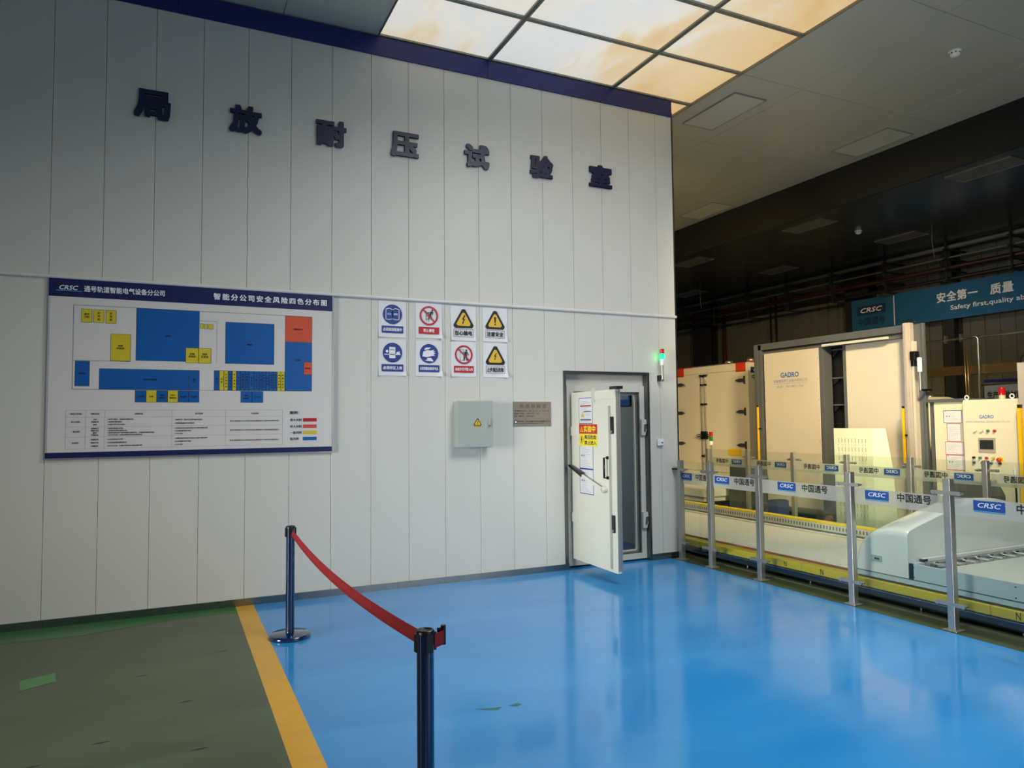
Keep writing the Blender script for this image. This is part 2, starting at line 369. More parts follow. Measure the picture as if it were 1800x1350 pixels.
b = MB(); sk_m = mat('scuff_dark', '#2e3828', .6)
for x, y in ((.05,-2.2),(-.35,-2.6),(-.62,-2.75),(.3,-1.3),(-.2,-1.6),(.1,-2.9)): b.flat(G, [(x,y),(x+.05,y+.012),(x+.09,y+.008),(x+.05,y-.004)], sk_m, .0008)
o = b.build('green_floor_scuffs', fl); o['kind'] = 'stuff'

# ------------------------------------------------------------------ partition wall with vertical steel panels
wb = struct('wall_back')
H = 5.30; RAIL = 2.82; X0, PW, XE = -0.9199, 0.3797, 5.396
OX0, OX1, OZ = 3.87, 4.985, 2.14
xs = []
k = -16
while X0+PW*k < XE-0.02: xs.append(X0+PW*k); k += 1
xs.append(XE)
def panel(a, c, z0, z1):
    if c-a < 0.01 or z1-z0 < 0.01: return
    b = MB(); g = 0.0014
    b.box(a+g, c-g, 0.0, 0.05, z0, z1, wall_m); b.build('wall_panel', wb, bevel=0.0025, seg=1)
for i in range(len(xs)-1):
    a, c = xs[i], xs[i+1]
    panel(a, c, RAIL, H)
    if c <= OX0 or a >= OX1: panel(a, c, 0.0, RAIL)
    else:
        panel(a, c, OZ, RAIL)
        if a < OX0: panel(a, OX0, 0.0, OZ)
        if c > OX1: panel(OX1, c, 0.0, OZ)
b = MB()
b.box(xs[0], OX0, 0.055, 0.10, 0, H+.1, joint_m); b.box(OX1, XE, 0.055, 0.10, 0, H+.1, joint_m); b.box(OX0, OX1, 0.055, 0.10, OZ, H+.1, joint_m)
b.build('panel_backing', wb)
b = MB(); b.box(XE-.004, XE+.014, -0.006, 0.10, 0, H, steel_f); b.build('corner_angle', wb)
b = MB(); b.box(XE-.02, XE, 0.10, 6.5, 0, 5.40, wall_m); b.build('side_cladding', wb)
b = MB(); b.cyl((xs[0], -.012, RAIL), (XE+.005, -.012, RAIL), 0.017, mat('white_pvc', '#d8d8d6', 0.35), 12); b.build('trim_1')['kind'] = 'structure'
tb = struct('trim_2')
for a, c in ((xs[0], 0.0), (0.0, 2.99), (2.99, XE+.004)):
    b = MB(); b.box(a+.001, c-.001, -0.012, 0.10, 5.243, 5.436, navy); b.build('navy_fascia_board', tb, bevel=.002, seg=1)
bb = struct('baseboard_back')
for a, c in ((xs[0], -0.9), (-0.9, -0.05), (-0.05, 2.0), (2.0, OX0+.03)):
    b = MB(); b.box(a+.001, c-.001, -0.016, 0.0, 0, 0.062, steel_d); b.build('kick_plate', bb)
b = MB(); b.box(OX1, XE+.02, -0.016, 0.0, 0, 0.07, steel_d); b.build('kick_plate', bb)
b = MB(); b.box(XE, XE+.02, 0.0, 6.5, 0, 0.07, steel_d); b.build('kick_plate', bb)

# room behind the doorway
rm = struct('wall_inner_room')
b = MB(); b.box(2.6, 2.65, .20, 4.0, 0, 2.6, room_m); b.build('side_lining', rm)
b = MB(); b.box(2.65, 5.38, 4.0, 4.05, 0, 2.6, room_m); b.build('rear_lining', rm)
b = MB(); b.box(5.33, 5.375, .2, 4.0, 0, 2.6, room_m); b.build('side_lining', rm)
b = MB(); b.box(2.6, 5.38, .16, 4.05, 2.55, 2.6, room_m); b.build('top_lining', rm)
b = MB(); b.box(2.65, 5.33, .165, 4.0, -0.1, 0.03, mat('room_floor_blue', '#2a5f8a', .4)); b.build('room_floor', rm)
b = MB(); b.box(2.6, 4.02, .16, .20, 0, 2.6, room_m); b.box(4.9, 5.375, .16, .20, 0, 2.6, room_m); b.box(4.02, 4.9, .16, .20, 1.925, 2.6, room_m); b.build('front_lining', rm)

# steel surround and cream frame
dr = struct('door_1')
b = MB()
b.box(OX0-.012, OX0+.02, -.012, .16, 0, OZ+.012, steel_f); b.box(OX1-.02, OX1+.012, -.012, .16, 0, OZ+.012, steel_f)
b.box(OX0+.02, OX1-.02, -.012, .16, OZ-.02, OZ+.012, steel_f); b.build('steel_surround', dr, bevel=.003)
b = MB(); FY = .05
b.box(OX0+.06, OX0+.15, FY, .16, .02, 2.0, dframe_m); b.box(OX1-.085, OX1-.02, FY, .16, .02, 2.0, dframe_m)
b.box(OX0+.15, OX1-.085, FY, .16, 1.925, 2.0, dframe_m); b.box(OX0+.15, OX1-.085, FY, .16, .02, .085, dframe_m)
b.build('door_frame', dr, bevel=.004)
b = MB(); b.box(OX0+.02, OX0+.06, FY+.02, .16, 0, OZ-.02, mach_g); b.box(OX0+.06, OX1-.02, FY+.03, .16, 2.0, OZ-.02, dframe_m); b.build('filler_panel', dr)
b = MB()
for d0, i0, mm in ((0.0, 0.0, rubber), (0.03, 0.010, steel), (0.06, 0.020, dframe_m)):
    x0, x1, z0, z1 = OX0+.15+i0, OX1-.085-i0, .085+i0, 1.925-i0
    y0 = FY+.012+d0; y1 = y0+.029
    b.box(x0, x0+.010, y0, y1, z0, z1, mm); b.box(x1-.010, x1, y0, y1, z0, z1, mm); b.box(x0, x1, y0, y1, z0, z0+.010, mm); b.box(x0, x1, y0, y1, z1-.010, z1, mm)
b.build('gasket_rebate', dr)
for z in (1.52, .46):
    b = MB(); F = Face((OX1-.088, FY, z), X, Z)
    b.prism(F, [(0,-.09),(.05,-.09),(.06,-.05),(.085,.0),(.085,.05),(.06,.09),(.02,.10),(0,.09)], 0, .035, dframe_m)
    b.prism(F, [(.03,-.05),(.045,-.05),(.065,.0),(.06,.04),(.035,.03)], .035, .045, rubber); b.build('latch_keeper', dr, bevel=.003)

# the open leaf
hinge = Vector((3.972, 0.03, 0.11)); free = Vector((3.945, -0.885, 0.11)); ud = (free-hinge).normalized(); LW = (free-hinge).length; LH = 1.80
lf = thing('shielded_door', 'thick cream steel door leaf standing open beside the doorway, papers on it', 'door', hinge)
LF = Face(hinge, ud, Z)
b = MB(); b.fbox(LF, 0, 0, LW, LH, -.04, 0, door_m); b.build('leaf', lf, lf, bevel=.004)
b = MB(); b.fbox(LF, LW-.02, .0, LW+.006, LH+.01, -.056, -.041, steel)
b.fbox(LF, LW, .02, LW+.005, LH-.02, -.038, -.006, steel); b.build('edge_strip', lf, lf)
b = MB(); b.fbox(LF, LW-.13, .03, LW-.085, LH-.16, 0, .004, mat('leaf_trim_light', '#b9b9ae', .35, .3)); b.build('edge_cover', lf, lf)
for z0 in (1.36, .39):
    b = MB(); b.fbox(LF, LW-.075, z0, LW-.03, z0+.17, 0, .016, black_p); b.cyl(LF.p(LW-.052, z0+.02, .01), LF.p(LW-.052, z0+.02, .035), .014, steel); b.build('edge_lock', lf, lf, bevel=.002)
for z0, la in ((1.33, .15), (.40, .17)):
    b = MB(); b.fbox(LF, -.085, z0, la-.03, z0+.10, 0, .012, door_m); b.cyl(LF.p(-.085, z0-.02, -.01), LF.p(-.085, z0+.12, -.01), .018, dframe_m); b.build('hinge_strap', lf, lf, bevel=.002)
b = MB(); b.fbox(LF, .47, LH-.12, .53, LH+.03, 0, .012, dframe_m); b.fbox(LF, .53, LH-.09, LW-.005, LH-.02, 0, .008, door_m); b.fbox(LF, LW-.09, LH, LW+.05, LH+.03, -.06, .01, black_p); b.build('top_closer_bracket', lf, lf, bevel=.002)
b = MB(); b.tube([LF.p(.76, .92, .0), LF.p(.76, .92, .045), LF.p(.76, 1.12, .045), LF.p(.76, 1.12, 0)], .011, black_p, 8)
b.fbox(LF, .745, .905, .775, .935, 0, .012, black_p); b.fbox(LF, .745, 1.105, .775, 1.135, 0, .012, black_p); b.build('pull_handle', lf, lf)
b = MB(); b.lathe(LF.p(.72, .80, 0), [(.0, .05), (.028, .05), (.034, .04), (.034, .0)], dframe_m, 20, LF.n)
b.lathe(LF.p(.69, .805, 0), [(.0, .03), (.02, .03), (.024, .02), (.024, .0)], dframe_m, 16, LF.n)
bp = b.build('rotary_latch', lf, lf)
b = MB(); b.prism(LF, [(.30,.905),(.70,.79),(.71,.82),(.31,.93)], .038, .05, door_m); b.prism(LF, [(.02,1.0),(.30,.90),(.315,.945),(.02,1.018)], .034, .056, black_p); b.build('lever_arm', lf, lf, bevel=.003)
b = MB(); b.lathe(LF.p(.78, .80, -.04), [(.0, -.06), (.028, -.06), (.036, -.045), (.02, -.015), (.018, 0)], white_i, 18, LF.n); b.build('inside_knob', lf, lf)
def sheet(root, F, a0, b0, a1, b1, border, name, kind=0, parent=None, fr=.006):
    b = MB(); b.fbox(F, a0, b0, a1, b1, .0005, .0025, white_p)
    b.frame(F, a0, b0, a1, b1, fr, border, .0032)
    h = b1-b0; wd = a1-a0; rnd = random.Random(int(a0*1000+b0*777))
    n = int(h/.016)
    for i in range(2, n-1):
        z = b1-h*(i+.5)/n; l = wd*(.3+.45*rnd.random())
        b.rect(F, a0+wd*.12, z, a0+wd*.12+l, z+.0022, grey_ink, .003)
    if kind == 1:
        b.rect(F, a0+wd*.1, b1-h*.34, a1-wd*.1, b1-h*.29, sign_r, .0034); b.rect(F, a0+wd*.35, b0+h*.45, a1-wd*.1, b0+h*.48, navy, .0034)
        b.rect(F, a0+wd*.1, b0+h*.13, a1-wd*.1, b0+h*.17, navy, .0034)
        b.flat(F, [(a0+wd*.17, b0+h*.25), (a0+wd*.38, b0+h*.25), (a0+wd*.275, b0+h*.45)], sign_y, .0034)
    if kind == 2:
        b.rect(F, a0+wd*.15, b0+h*.5, a0+wd*.21, b0+h*.57, ink, .0034); b.rect(F, a0+wd*.3, b0+h*.5, a0+wd*.35, b0+h*.57, ink, .0034)
        b.rect(F, a0+wd*.08, b1-h*.1, a0+wd*.13, b1-h*.06, ink, .0034)
    return b.build(name, parent if parent is not None else root, root)
sheet(lf, LF, .185, 1.46, .475, 1.735, frame_bl, 'notice_sheet', 1)
sheet(lf, LF, .185, .985, .475, 1.245, frame_bl, 'notice_sheet', 2, fr=.008)
sheet(lf, LF, .185, .72, .475, .985, frame_bl, 'notice_sheet', 2, fr=.008)
b = MB(); b.fbox(LF, .185, 1.355, .56, 1.455, .0005, .004, red_c)
b.flat(LF, [(.205,1.375),(.275,1.375),(.24,1.435)], yel_c, .0046); b.flat(LF, [(.216,1.382),(.264,1.382),(.24,1.424)], red_c, .005)
b.rect(LF, .2375, 1.394, .2425, 1.412, yel_c, .0054); b.rect(LF, .2375, 1.385, .2425, 1.39, yel_c, .0054)
b.text(LF, '实验中', .285, 1.37, .53, 1.442, yel_c, .0048, .02); o = b.build('warning_plate', lf, lf); o['label'] = 'red strip with yellow characters'
b = MB(); b.fbox(LF, .185, 1.225, .56, 1.353, .0005, .004, yel_c)
b.ring(LF, .24, 1.29, .036, .040, red_c, .0048); b.flat(LF, [(.236,1.32),(.25,1.325),(.245,1.30),(.26,1.296),(.245,1.285),(.25,1.26),(.238,1.265),(.232,1.285),(.225,1.295)], ink, .005)
b.text(LF, '高压危险', .30, 1.298, .545, 1.342, ink, .0048, .018); b.text(LF, '禁止进入', .30, 1.24, .545, 1.284, ink, .0048, .018)
o = b.build('warning_plate', lf, lf); o['label'] = 'yellow strip with black characters'

# framed poster seen inside the room
t = tag(MB().box(5.31, 5.328, .85, 1.75, 1.79, 2.06, board_b).box(5.306, 5.31, .87, 1.73, 1.87, 2.04, mat('poster_pale', '#7fa0b8', .4)).build('room_poster'), 'pale blue poster on the side wall inside the room', 'poster')

# ------------------------------------------------------------------ raised characters on the wall
chars = [('局', -.329, -.042, 'first on the left'), ('放', .435, .716, 'second'), ('耐', 1.203, 1.490, 'third'), ('压', 1.930, 2.218, 'middle'),
         ('试', 2.713, 2.995, 'fifth'), ('验', 3.475, 3.759, 'sixth'), ('室', 4.224, 4.523, 'last')]
clab = ['navy raised wall character 局, leftmost of the seven', 'navy raised wall character 放, second of the seven', 'navy raised wall character 耐, third of the seven',
        'navy raised wall character 压, fourth of the seven', 'navy raised wall character 试, fifth of the seven', 'navy raised wall character 验, between 试 and 室', 'navy raised wall character 室, nearest the wall corner']
for (c, a0, a1, _), lb in zip(chars, clab):
    b = MB(); b.text(WALL, c, a0, 4.246, a1, 4.500, navy_l, .006, .034, 0, 1, depth=.022)
    tag(b.build('wall_character'), lb, 'sign letter', 'raised characters on the partition wall')

# ------------------------------------------------------------------ risk map board
BX, BZ = -.915, 1.34; BW, BH = 2.275, 1.472
bd = thing('risk_map_board', 'large framed risk map board with navy header on the white wall', 'board', (BX, 0, BZ))
BF = Face((BX, -.018, BZ), X, Z)
b = MB(); b.fbox(BF, 0, 0, BW, BH, -.018, 0, board_w); b.build('panel', bd, bd)
b = MB()
for r in ((-.012,-.012,BW+.012,0), (-.012,BH,BW+.012,BH+.012), (-.012,0,0,BH), (BW,0,BW+.012,BH)): b.fbox(BF, r[0], r[1], r[2], r[3], -.018, .006, mat('alu_edge', '#b9bab8', .25, .9))
b.build('frame', bd, bd)
b = MB(); b.rect(BF, 0, 1.318, BW, BH, board_n); b.text(BF, 'CRSC', .072, 1.375, .206, 1.412, white_i, bold=.02, shear=.25)
b.rect(BF, .05, 1.364, .235, 1.370, teal, .001)
b.text(BF, '通号轨道智能电气设备分公司', .247, 1.366, .848, 1.418, white_i, bold=.016)
b.text(BF, '智能分公司安全风险四色分布图', 1.237, 1.365, 2.225, 1.424, white_i, bold=.022, spacing=1.35); b.build('header_print', bd, bd)
b = MB(); b.rect(BF, 0, 0, BW, .045, board_n); b.build('footer_print', bd, bd)
b = MB()
def zone(r, m, d=.001, t=.0022):
    b.rect(BF, r[0], r[1], r[2], r[3], m, d); b.frame(BF, r[0], r[1], r[2], r[3], t, ink, d+.0004)
b.line(BF, .177, 1.254, 2.09, 1.254, .0025, ink); b.line(BF, .177, .56, .177, 1.254, .0025, ink); b.line(BF, .177, .56, 2.09, .56, .0025, ink); b.line(BF, .177, .797, .594, .797, .0025, ink)
zone((.634,.807,1.125,1.254), board_b); zone((1.338,.799,1.752,1.171), board_b)
for r in ((.231,1.112,.309,1.225),(.319,1.113,.395,1.224),(.407,1.112,.484,1.224),(.446,.799,.594,1.026)): zone(r, board_y)
zone((1.018,.797,1.121,.929), board_y, .002); zone((1.121,.797,1.222,.929), board_y, .002)
for r in ((1.132,1.099,1.157,1.146),(1.165,1.099,1.190,1.144),(1.198,1.098,1.236,1.143)): zone(r, board_y)
zone((1.848,1.015,2.090,1.254), board_o); zone((1.848,.562,2.090,1.013), board_b); zone((2.015,.713,2.090,.831), board_o, .002)
zone((.194,.585,.298,.793), board_b); zone((.368,.560,1.045,.734), board_b); zone((1.047,.560,1.130,.734), board_b)
for a, c, m in ((.633,.717,board_b),(.717,.798,board_y),(.798,.881,board_b),(.881,.963,board_y),(.963,1.047,board_b),(1.047,1.130,board_b)): zone((a,.453,c,.556), m)
rx = [1.248,1.291,1.329,1.364,1.399,1.432,1.467,1.503,1.538,1.582,1.625,1.653,1.683,1.711,1.746,1.781,1.814,1.848]
for i in range(17): zone((rx[i], .560, rx[i+1], .736), board_y if i in (1, 2, 4, 15, 16) else board_b)
zone((1.470,.453,1.565,.556), board_b); zone((1.565,.453,1.660,.556), board_b)
for i in range(40):
    z = .80+i*.0092
    if z < 1.165: b.rect(BF, 1.266, z, 1.2685, z+.0045, ink, .001)
b.line(BF, 1.125, 1.169, 1.268, 1.169, .002, ink)
b.build('floor_plan_print', bd, bd)
b = MB()
def lab(s, a, z, h, wd=None, m=ink, bold=.02):
    asp = text_data(s, 0, 0, 1)[2]; wd = wd or h*asp
    b.text(BF, s, a-wd/2, z-h/2, a+wd/2, z+h/2, m, .0034, bold)
lab('激光', .27, 1.182, .018); lab('下料', .27, 1.158, .018)
for a in (.357, .445):
    for i, c in enumerate('折弯机'): lab(c, a, 1.195-.026*i, .019)
lab('前板', .52, .928, .018); lab('焊接房', .52, .905, .018)
lab('后板', 1.07, .876, .019); lab('焊接房', 1.07, .853, .019); lab('局放', 1.171, .876, .019); lab('实验室', 1.171, .853, .019)
lab('前端线', .88, 1.025, .016); lab('装配区', 1.54, .975, .016); lab('铜排制作区', 1.965, 1.132, .016); lab('发货区', 1.965, .846, .016); lab('配电区', 2.052, .772, .016)
lab('风险部', .246, .69, .016); lab('来料摆放区域', .74, .648, .017); lab('展', 1.088, .655, .017); lab('厅', 1.088, .632, .017)
for s, a in (('卫生间', .675), ('仓库', .757), ('综合', .922), ('值班室', 1.005), ('会议室', 1.088)): lab(s, a, .503 if s != '综合' else .516, .016)
lab('物料间', .922, .492, .016); lab('健身', .84, .514, .015); lab('阅览室', .84, .492, .015); lab('质量', 1.517, .516, .015); lab('检验室', 1.517, .492, .015); lab('卫生间', 1.612, .503, .015)
cols = ['展厅', '仓库', '仓库物料间', '生产办公室', '生产物料间', '休息室', '品质部办公室', '采购部办公室', '会议室', '生产部办公室', '生产部办公室', '财务办公室', '资料室', '技术部办公室', '技术部办公室', '铜排实验室', '电器实验室']
for i, s in enumerate(cols):
    a = (rx[i]+rx[i+1])/2; st = .135/max(len(s), 5)
    for j, c in enumerate(s): lab(c, a, .648+st*(len(s)-1)/2-st*j, .0145)
b.build('zone_lettering', bd, bd)['kind'] = 'stuff'
b = MB(); ty = [.387, .330, .252, .168, .072]; tx = [.137, .277, .413, .918, 1.346, 1.830]
for z in ty: b.line(BF, tx[0], z, tx[-1], z, .0014, grey_ink)
for a in tx: b.line(BF, a, ty[0], a, ty[-1], .0014, grey_ink)
for s, a in (('风险点等级', .207), ('风险类型', .345), ('风险因素', .665), ('管控措施', 1.13), ('应急措施', 1.59)): lab(s, a, .358, .015)
lab('较大风险', .207, .291, .015); lab('一般风险', .207, .212, .015); lab('低风险', .207, .120, .015)
rows = [[('火灾', '机械伤害', '触电'), ('1.作业不规范，未按操作规程作业', '2.未配置消防器材', '3.设备不符合安全规范'), ('1.规范作业，制定安全操作规程并培训', '2.配置消防器材并定期点检'), ('发生事故按分公司综合应急预案及专项应急预案执行',)],
        [('机械伤害', '物体打击', '触电', '车辆伤害'), ('1.岗位风险源未识别', '2.未按岗位操作规程作业', '3.实验作业时未严格按照操作规程作业，未佩戴绝缘防护用品', '4.未人车分流，车辆未按要求在指定通道行驶'), ('1.定期更新岗位风险并制定安全操作规程培训', '2.作业佩戴好防护用品', '3.人车分流'), ('发生事故按分公司综合应急预案及专项应急预案执行',)],
        [('机械伤害', '物体打击', '车辆伤害'), ('1.岗位风险源未识别', '2.未按岗位操作规程作业', '3.未人车分流，车辆未按要求在指定通道行驶'), ('1.定期更新岗位风险并制定安全操作规程培训', '2.作业佩戴好防护用品', '3.人车分流'), ('发生事故按分公司综合应急预案及专项应急预案执行',)]]
for r in range(3):
    z1, z0 = ty[r+1], ty[r+2]
    for ci, lines in enumerate(rows[r]):
        n = len(lines); st = (z1-z0)/(max(n, 2)+.6)
        for i, s in enumerate(lines):
            h = .0125; asp = text_data(s, 0, 0, 1)[2]; zc = (z0+z1)/2+st*(n-1)/2-st*i
            if ci == 0: lab(s, .345, zc, .013, bold=.03)
            elif ci == 3: b.text(BF, s, 1.38, zc-h/2, 1.80, zc+h/2, ink, .0034, .03)
            else:
                a0 = tx[ci+1]+.022; a1 = min(a0+h*asp, tx[ci+2]-.01); b.text(BF, s, a0, zc-h/2, a1, zc+h/2, ink, .0034, .03)
b.build('table_print', bd, bd)['kind'] = 'stuff'
b = MB(); b.text(BF, '图例：', 1.895, .347, 1.975, .377, ink, .0014, .02)
for s, z, m in (('重大风险', .295, board_r), ('较大风险', .236, board_o), ('一般风险', .179, board_y), ('低风险', .122, board_b)):
    b.rect(BF, 2.012, z-.016, 2.136, z+.016, m, .001); asp = text_data(s, 0, 0, 1)[2]; b.text(BF, s, 1.897, z-.0125, 1.897+.025*asp, z+.0125, ink, .0014, .02)
b.build('legend_print', bd, bd)

# ------------------------------------------------------------------ eight safety sign sheets
def tri(F, b, ca, cb, r, m, d):
    pts = []
    for k in range(3):
        an = PI/2+2*PI*k/3
        for j in (-1, 0, 1):
            an2 = an+j*0.16; rr = r*(1.0 if j else 1.03); pts.append((ca+rr*math.cos(an2), cb+rr*math.sin(an2)*1.0))
    b.flat(F, pts, m, d)
def bolt(F, b, a, c, s, m, d):
    b.flat(F, [(a+.10*s,c+.5*s),(a-.22*s,c-.02*s),(a-.03*s,c+.0*s),(a-.12*s,c-.32*s),(a-.2*s,c-.28*s),(a-.1*s,c-.5*s),(a+.08*s,c-.25*s),(a-.02*s,c-.28*s),(a+.2*s,c+.1*s),(a+.02*s,c+.07*s),(a+.22*s,c+.46*s)], m, d)
def person_icon(F, b, a, c, s, m, d, lean=0.0):
    b.disc(F, a+.06*s+lean*s, c+.40*s, .075*s, m, d, 12)
    b.flat(F, [(a-.1*s+lean*s, c+.28*s), (a+.14*s+lean*s, c+.30*s), (a+.10*s, c-.04*s), (a-.10*s, c-.04*s)], m, d)
    b.flat(F, [(a-.10*s, c-.04*s), (a+.0*s, c-.04*s), (a-.10*s, c-.45*s), (a-.20*s, c-.45*s)], m, d)
    b.flat(F, [(a+.0*s, c-.04*s), (a+.10*s, c-.04*s), (a+.20*s, c-.45*s), (a+.09*s, c-.45*s)], m, d)
    b.flat(F, [(a+.10*s+lean*s, c+.28*s), (a+.16*s+lean*s, c+.24*s), (a+.30*s, c+.0*s), (a+.25*s, c-.02*s)], m, d)
    b.flat(F, [(a-.10*s+lean*s, c+.26*s), (a-.16*s+lean*s, c+.20*s), (a-.3*s, c+.12*s), (a-.3*s, c+.17*s)], m, d)
SG = [(1.809, 2.437, 'book', '必须按规程操作'), (2.184, 2.443, 'climb', '禁止攀登'), (2.557, 2.433, 'volt', '当心触电'), (2.910, 2.435, 'excl', '注意安全'),
      (1.809, 2.060, 'card', '必须持证上岗'), (2.184, 2.061, 'glove', '必须穿戴绝缘保护用品'), (2.557, 2.062, 'enter', '未经许可不得入内'), (2.910, 2.063, 'volt2', '止步高压危险')]
SL = {'book': 'white sheet with blue open book disc, top row above the permit sheet', 'climb': 'white sheet with red ring over a climbing figure, 禁止攀登', 'volt': 'white sheet with yellow lightning triangle, 当心触电, top row',
      'excl': 'white sheet with yellow exclamation mark triangle, 注意安全', 'card': 'white sheet with blue disc showing a permit card', 'glove': 'white sheet with blue disc showing white gloves and boot',
      'enter': 'white sheet with red ring over a walking figure at a door', 'volt2': 'white sheet with yellow lightning triangle, 止步高压危险, bottom row'}
SH, SWD = .357, .278
for i, (a, z, kd, tx_) in enumerate(SG):
    t = thing('safety_sign', SL[kd], 'sign', (a, 0, z), 'safety sign sheets on the partition wall')
    F = Face((a, -.0015, z), X, Z); wd = SWD
    b = MB(); n = 8; rnd = random.Random(i)
    # paper with lifting corners
    vs = []; fs = []
    for r in range(n+1):
        for c in range(n+1):
            u, v = c/n, r/n; d = .001+.002*math.sin(u*7+i)*math.sin(v*5)
            cr = max(0, .20-math.hypot(u-(1 if i % 2 else 0), v)) + (max(0, .16-math.hypot(u-1, v)) if i % 3 else 0)
            d += .075*cr + .0008*rnd.random()+.002; vs.append(F.p(u*wd, v*SH, d))
    for r in range(n):
        for c in range(n): q = r*(n+1)+c; fs.append((q, q+1, q+n+2, q+n+1))
    b.add(vs, fs, white_p, True); b.build('paper_sheet', t, t)
    b = MB(); ca, cb, R_ = wd*.5, SH*.635, .097; d = .0085
    if kd in ('book', 'card', 'glove'):
        b.disc(F, ca, cb, R_, sign_b, d)
        b.rect(F, ca-.108, .042, ca+.108, .112, sign_b, d); b.text(F, tx_, ca-.095, .060, ca+.095, .094, white_i, d+.0006, .02)
    if kd in ('climb', 'enter'):
        b.rect(F, ca-.108, .042, ca+.108, .112, sign_r, d); hw = .058 if kd == 'climb' else .095; b.text(F, tx_, ca-hw, .060, ca+hw, .094, white_i, d+.0006, .02)
    if kd in ('volt', 'excl', 'volt2'):
        tri(F, b, ca, cb-.022, .118, ink, d); tri(F, b, ca, cb-.022, .082, sign_y, d+.0006)
        if kd == 'excl':
            b.flat(F, [(ca-.012, cb+.032), (ca+.012, cb+.032), (ca+.006, cb-.030), (ca-.006, cb-.030)], ink, d+.0012); b.disc(F, ca, cb-.045, .009, ink, d+.0012, 14)
        else: bolt(F, b, ca, cb-.010, .098 if kd == 'volt' else .075, ink, d+.0012)
        b.frame(F, ca-.108, .040, ca+.108, .118, .003, ink, d); b.text(F, tx_, ca-.095, .054, ca+.095, .104, ink, d+.0006, .022)
    if kd == 'book':
        for s in (-1, 1):
            pts = [(ca, cb-.045), (ca+s*.03, cb-.052), (ca+s*.066, cb-.05), (ca+s*.066, cb+.05), (ca+s*.03, cb+.058), (ca, cb+.045)]
            for j in range(6): b.line(F, *pts[j], *pts[(j+1) % 6], .006, white_i, d+.0006)
        b.text(F, '安全', ca-.052, cb-.008, ca-.012, cb+.012, white_i, d+.0006, .02); b.text(F, '规程', ca+.012, cb-.008, ca+.052, cb+.012, white_i, d+.0006, .02)
    if kd == 'card':
        b.rect(F, ca-.033, cb-.055, ca+.028, cb+.055, white_i, d+.0006); b.text(F, '操作证', ca-.024, cb+.022, ca+.020, cb+.036, sign_b, d+.0012, .02)
        b.disc(F, ca-.055, cb+.012, .014, white_i, d+.0006, 14); b.rect(F, ca-.082, cb-.022, ca+.082, cb-.014, white_i, d+.0006)
        b.flat(F, [(ca+.035, cb-.014), (ca+.075, cb-.014), (ca+.07, cb+.018), (ca+.058, cb+.005), (ca+.045, cb+.01)], white_i, d+.0006)
    if kd == 'glove':
        b.flat(F, [(ca-.07,cb-.03),(ca-.02,cb-.035),(ca+.04,cb-.02),(ca+.065,cb-.018),(ca+.045,cb-.005),(ca+.072,cb+.005),(ca+.045,cb+.01),(ca+.07,cb+.025),(ca+.04,cb+.024),(ca+.055,cb+.042),(ca+.02,cb+.032),(ca-.02,cb+.035),(ca-.06,cb+.02)], white_i, d+.0006)
        b.flat(F, [(ca-.05,cb+.035),(ca+.0,cb+.045),(ca+.02,cb+.062),(ca-.03,cb+.06),(ca-.045,cb+.05)], white_i, d+.0006)
        b.flat(F, [(ca-.02,cb-.042),(ca+.02,cb-.042),(ca+.045,cb-.068),(ca+.04,cb-.078),(ca-.045,cb-.07),(ca-.02,cb-.058)], white_i, d+.0006)
    if kd == 'climb':
        b.rect(F, ca-.030, cb-.055, ca-.026, cb+.05, ink, d+.0006); b.rect(F, ca-.002, cb-.055, ca+.002, cb+.03, ink, d+.0006)
        for j in range(3): b.rect(F, ca-.030, cb-.035+.03*j, ca+.002, cb-.031+.03*j, ink, d+.0006)
        person_icon(F, b, ca+.012, cb+.012, .11, ink, d+.0008, .15); b.ring(F, ca, cb, R_-.017, R_, sign_r, d+.0012); b.line(F, ca-.058, cb+.058, ca+.058, cb-.058, .012, sign_r, d+.0016)
    if kd == 'enter':
        b.frame(F, ca-.042, cb-.06, ca+.0, cb+.055, .003, ink, d+.0006)
        person_icon(F, b, ca+.02, cb-.004, .125, ink, d+.0008); b.ring(F, ca, cb, R_-.017, R_, sign_r, d+.0012); b.line(F, ca-.058, cb+.058, ca+.058, cb-.058, .012, sign_r, d+.0016)
    b.build('sign_print', t, t)

# ------------------------------------------------------------------ electric box, plaque, switch, signal lamp
eb = thing('electrical_box', 'grey-green wall electrical box with a small lightning label', 'electrical box', (2.576, 0, 1.345))
b = MB(); b.box(2.583, 2.960, -.105, 0, 1.352, 1.808, box_m); b.build('housing', eb, eb, bevel=.004)
b = MB(); b.box(2.576, 2.966, -.125, -.107, 1.345, 1.815, box_m); b.build('lid', eb, eb, bevel=.005)
EF = Face((2.576, -.125, 1.345), X, Z)
b = MB(); tri(EF, b, .22, .245, .045, ink, .001); tri(EF, b, .22, .245, .033, sign_y, .0016); bolt(EF, b, .22, .247, .04, ink, .002); b.rect(EF, .18, .203, .262, .218, sign_y, .001); b.text(EF, '当心触电', .185, .206, .257, .215, ink, .0016, .02); b.build('warning_label', eb, eb)
b = MB(); b.prism(EF, [(.345+.012*math.cos(t), .245+(.035 if math.sin(t) > 0 else -.035)+.012*math.sin(t)) for t in [2*PI*i/16 for i in range(16)]], 0, .012, steel); b.disc(EF, .345, .215, .007, ink, .0125, 12); b.build('lock', eb, eb, bevel=.002)
pq = thing('metal_plaque', 'brushed bronze-grey nameplate beside the doorway', 'plaque', (3.25, 0, 1.548))
PF = Face((3.25, -.006, 1.548), X, Z)
b = MB(); b.fbox(PF, 0, 0, .453, .260, -.006, 0, plaque_m); b.build('plate', pq, pq, bevel=.001)
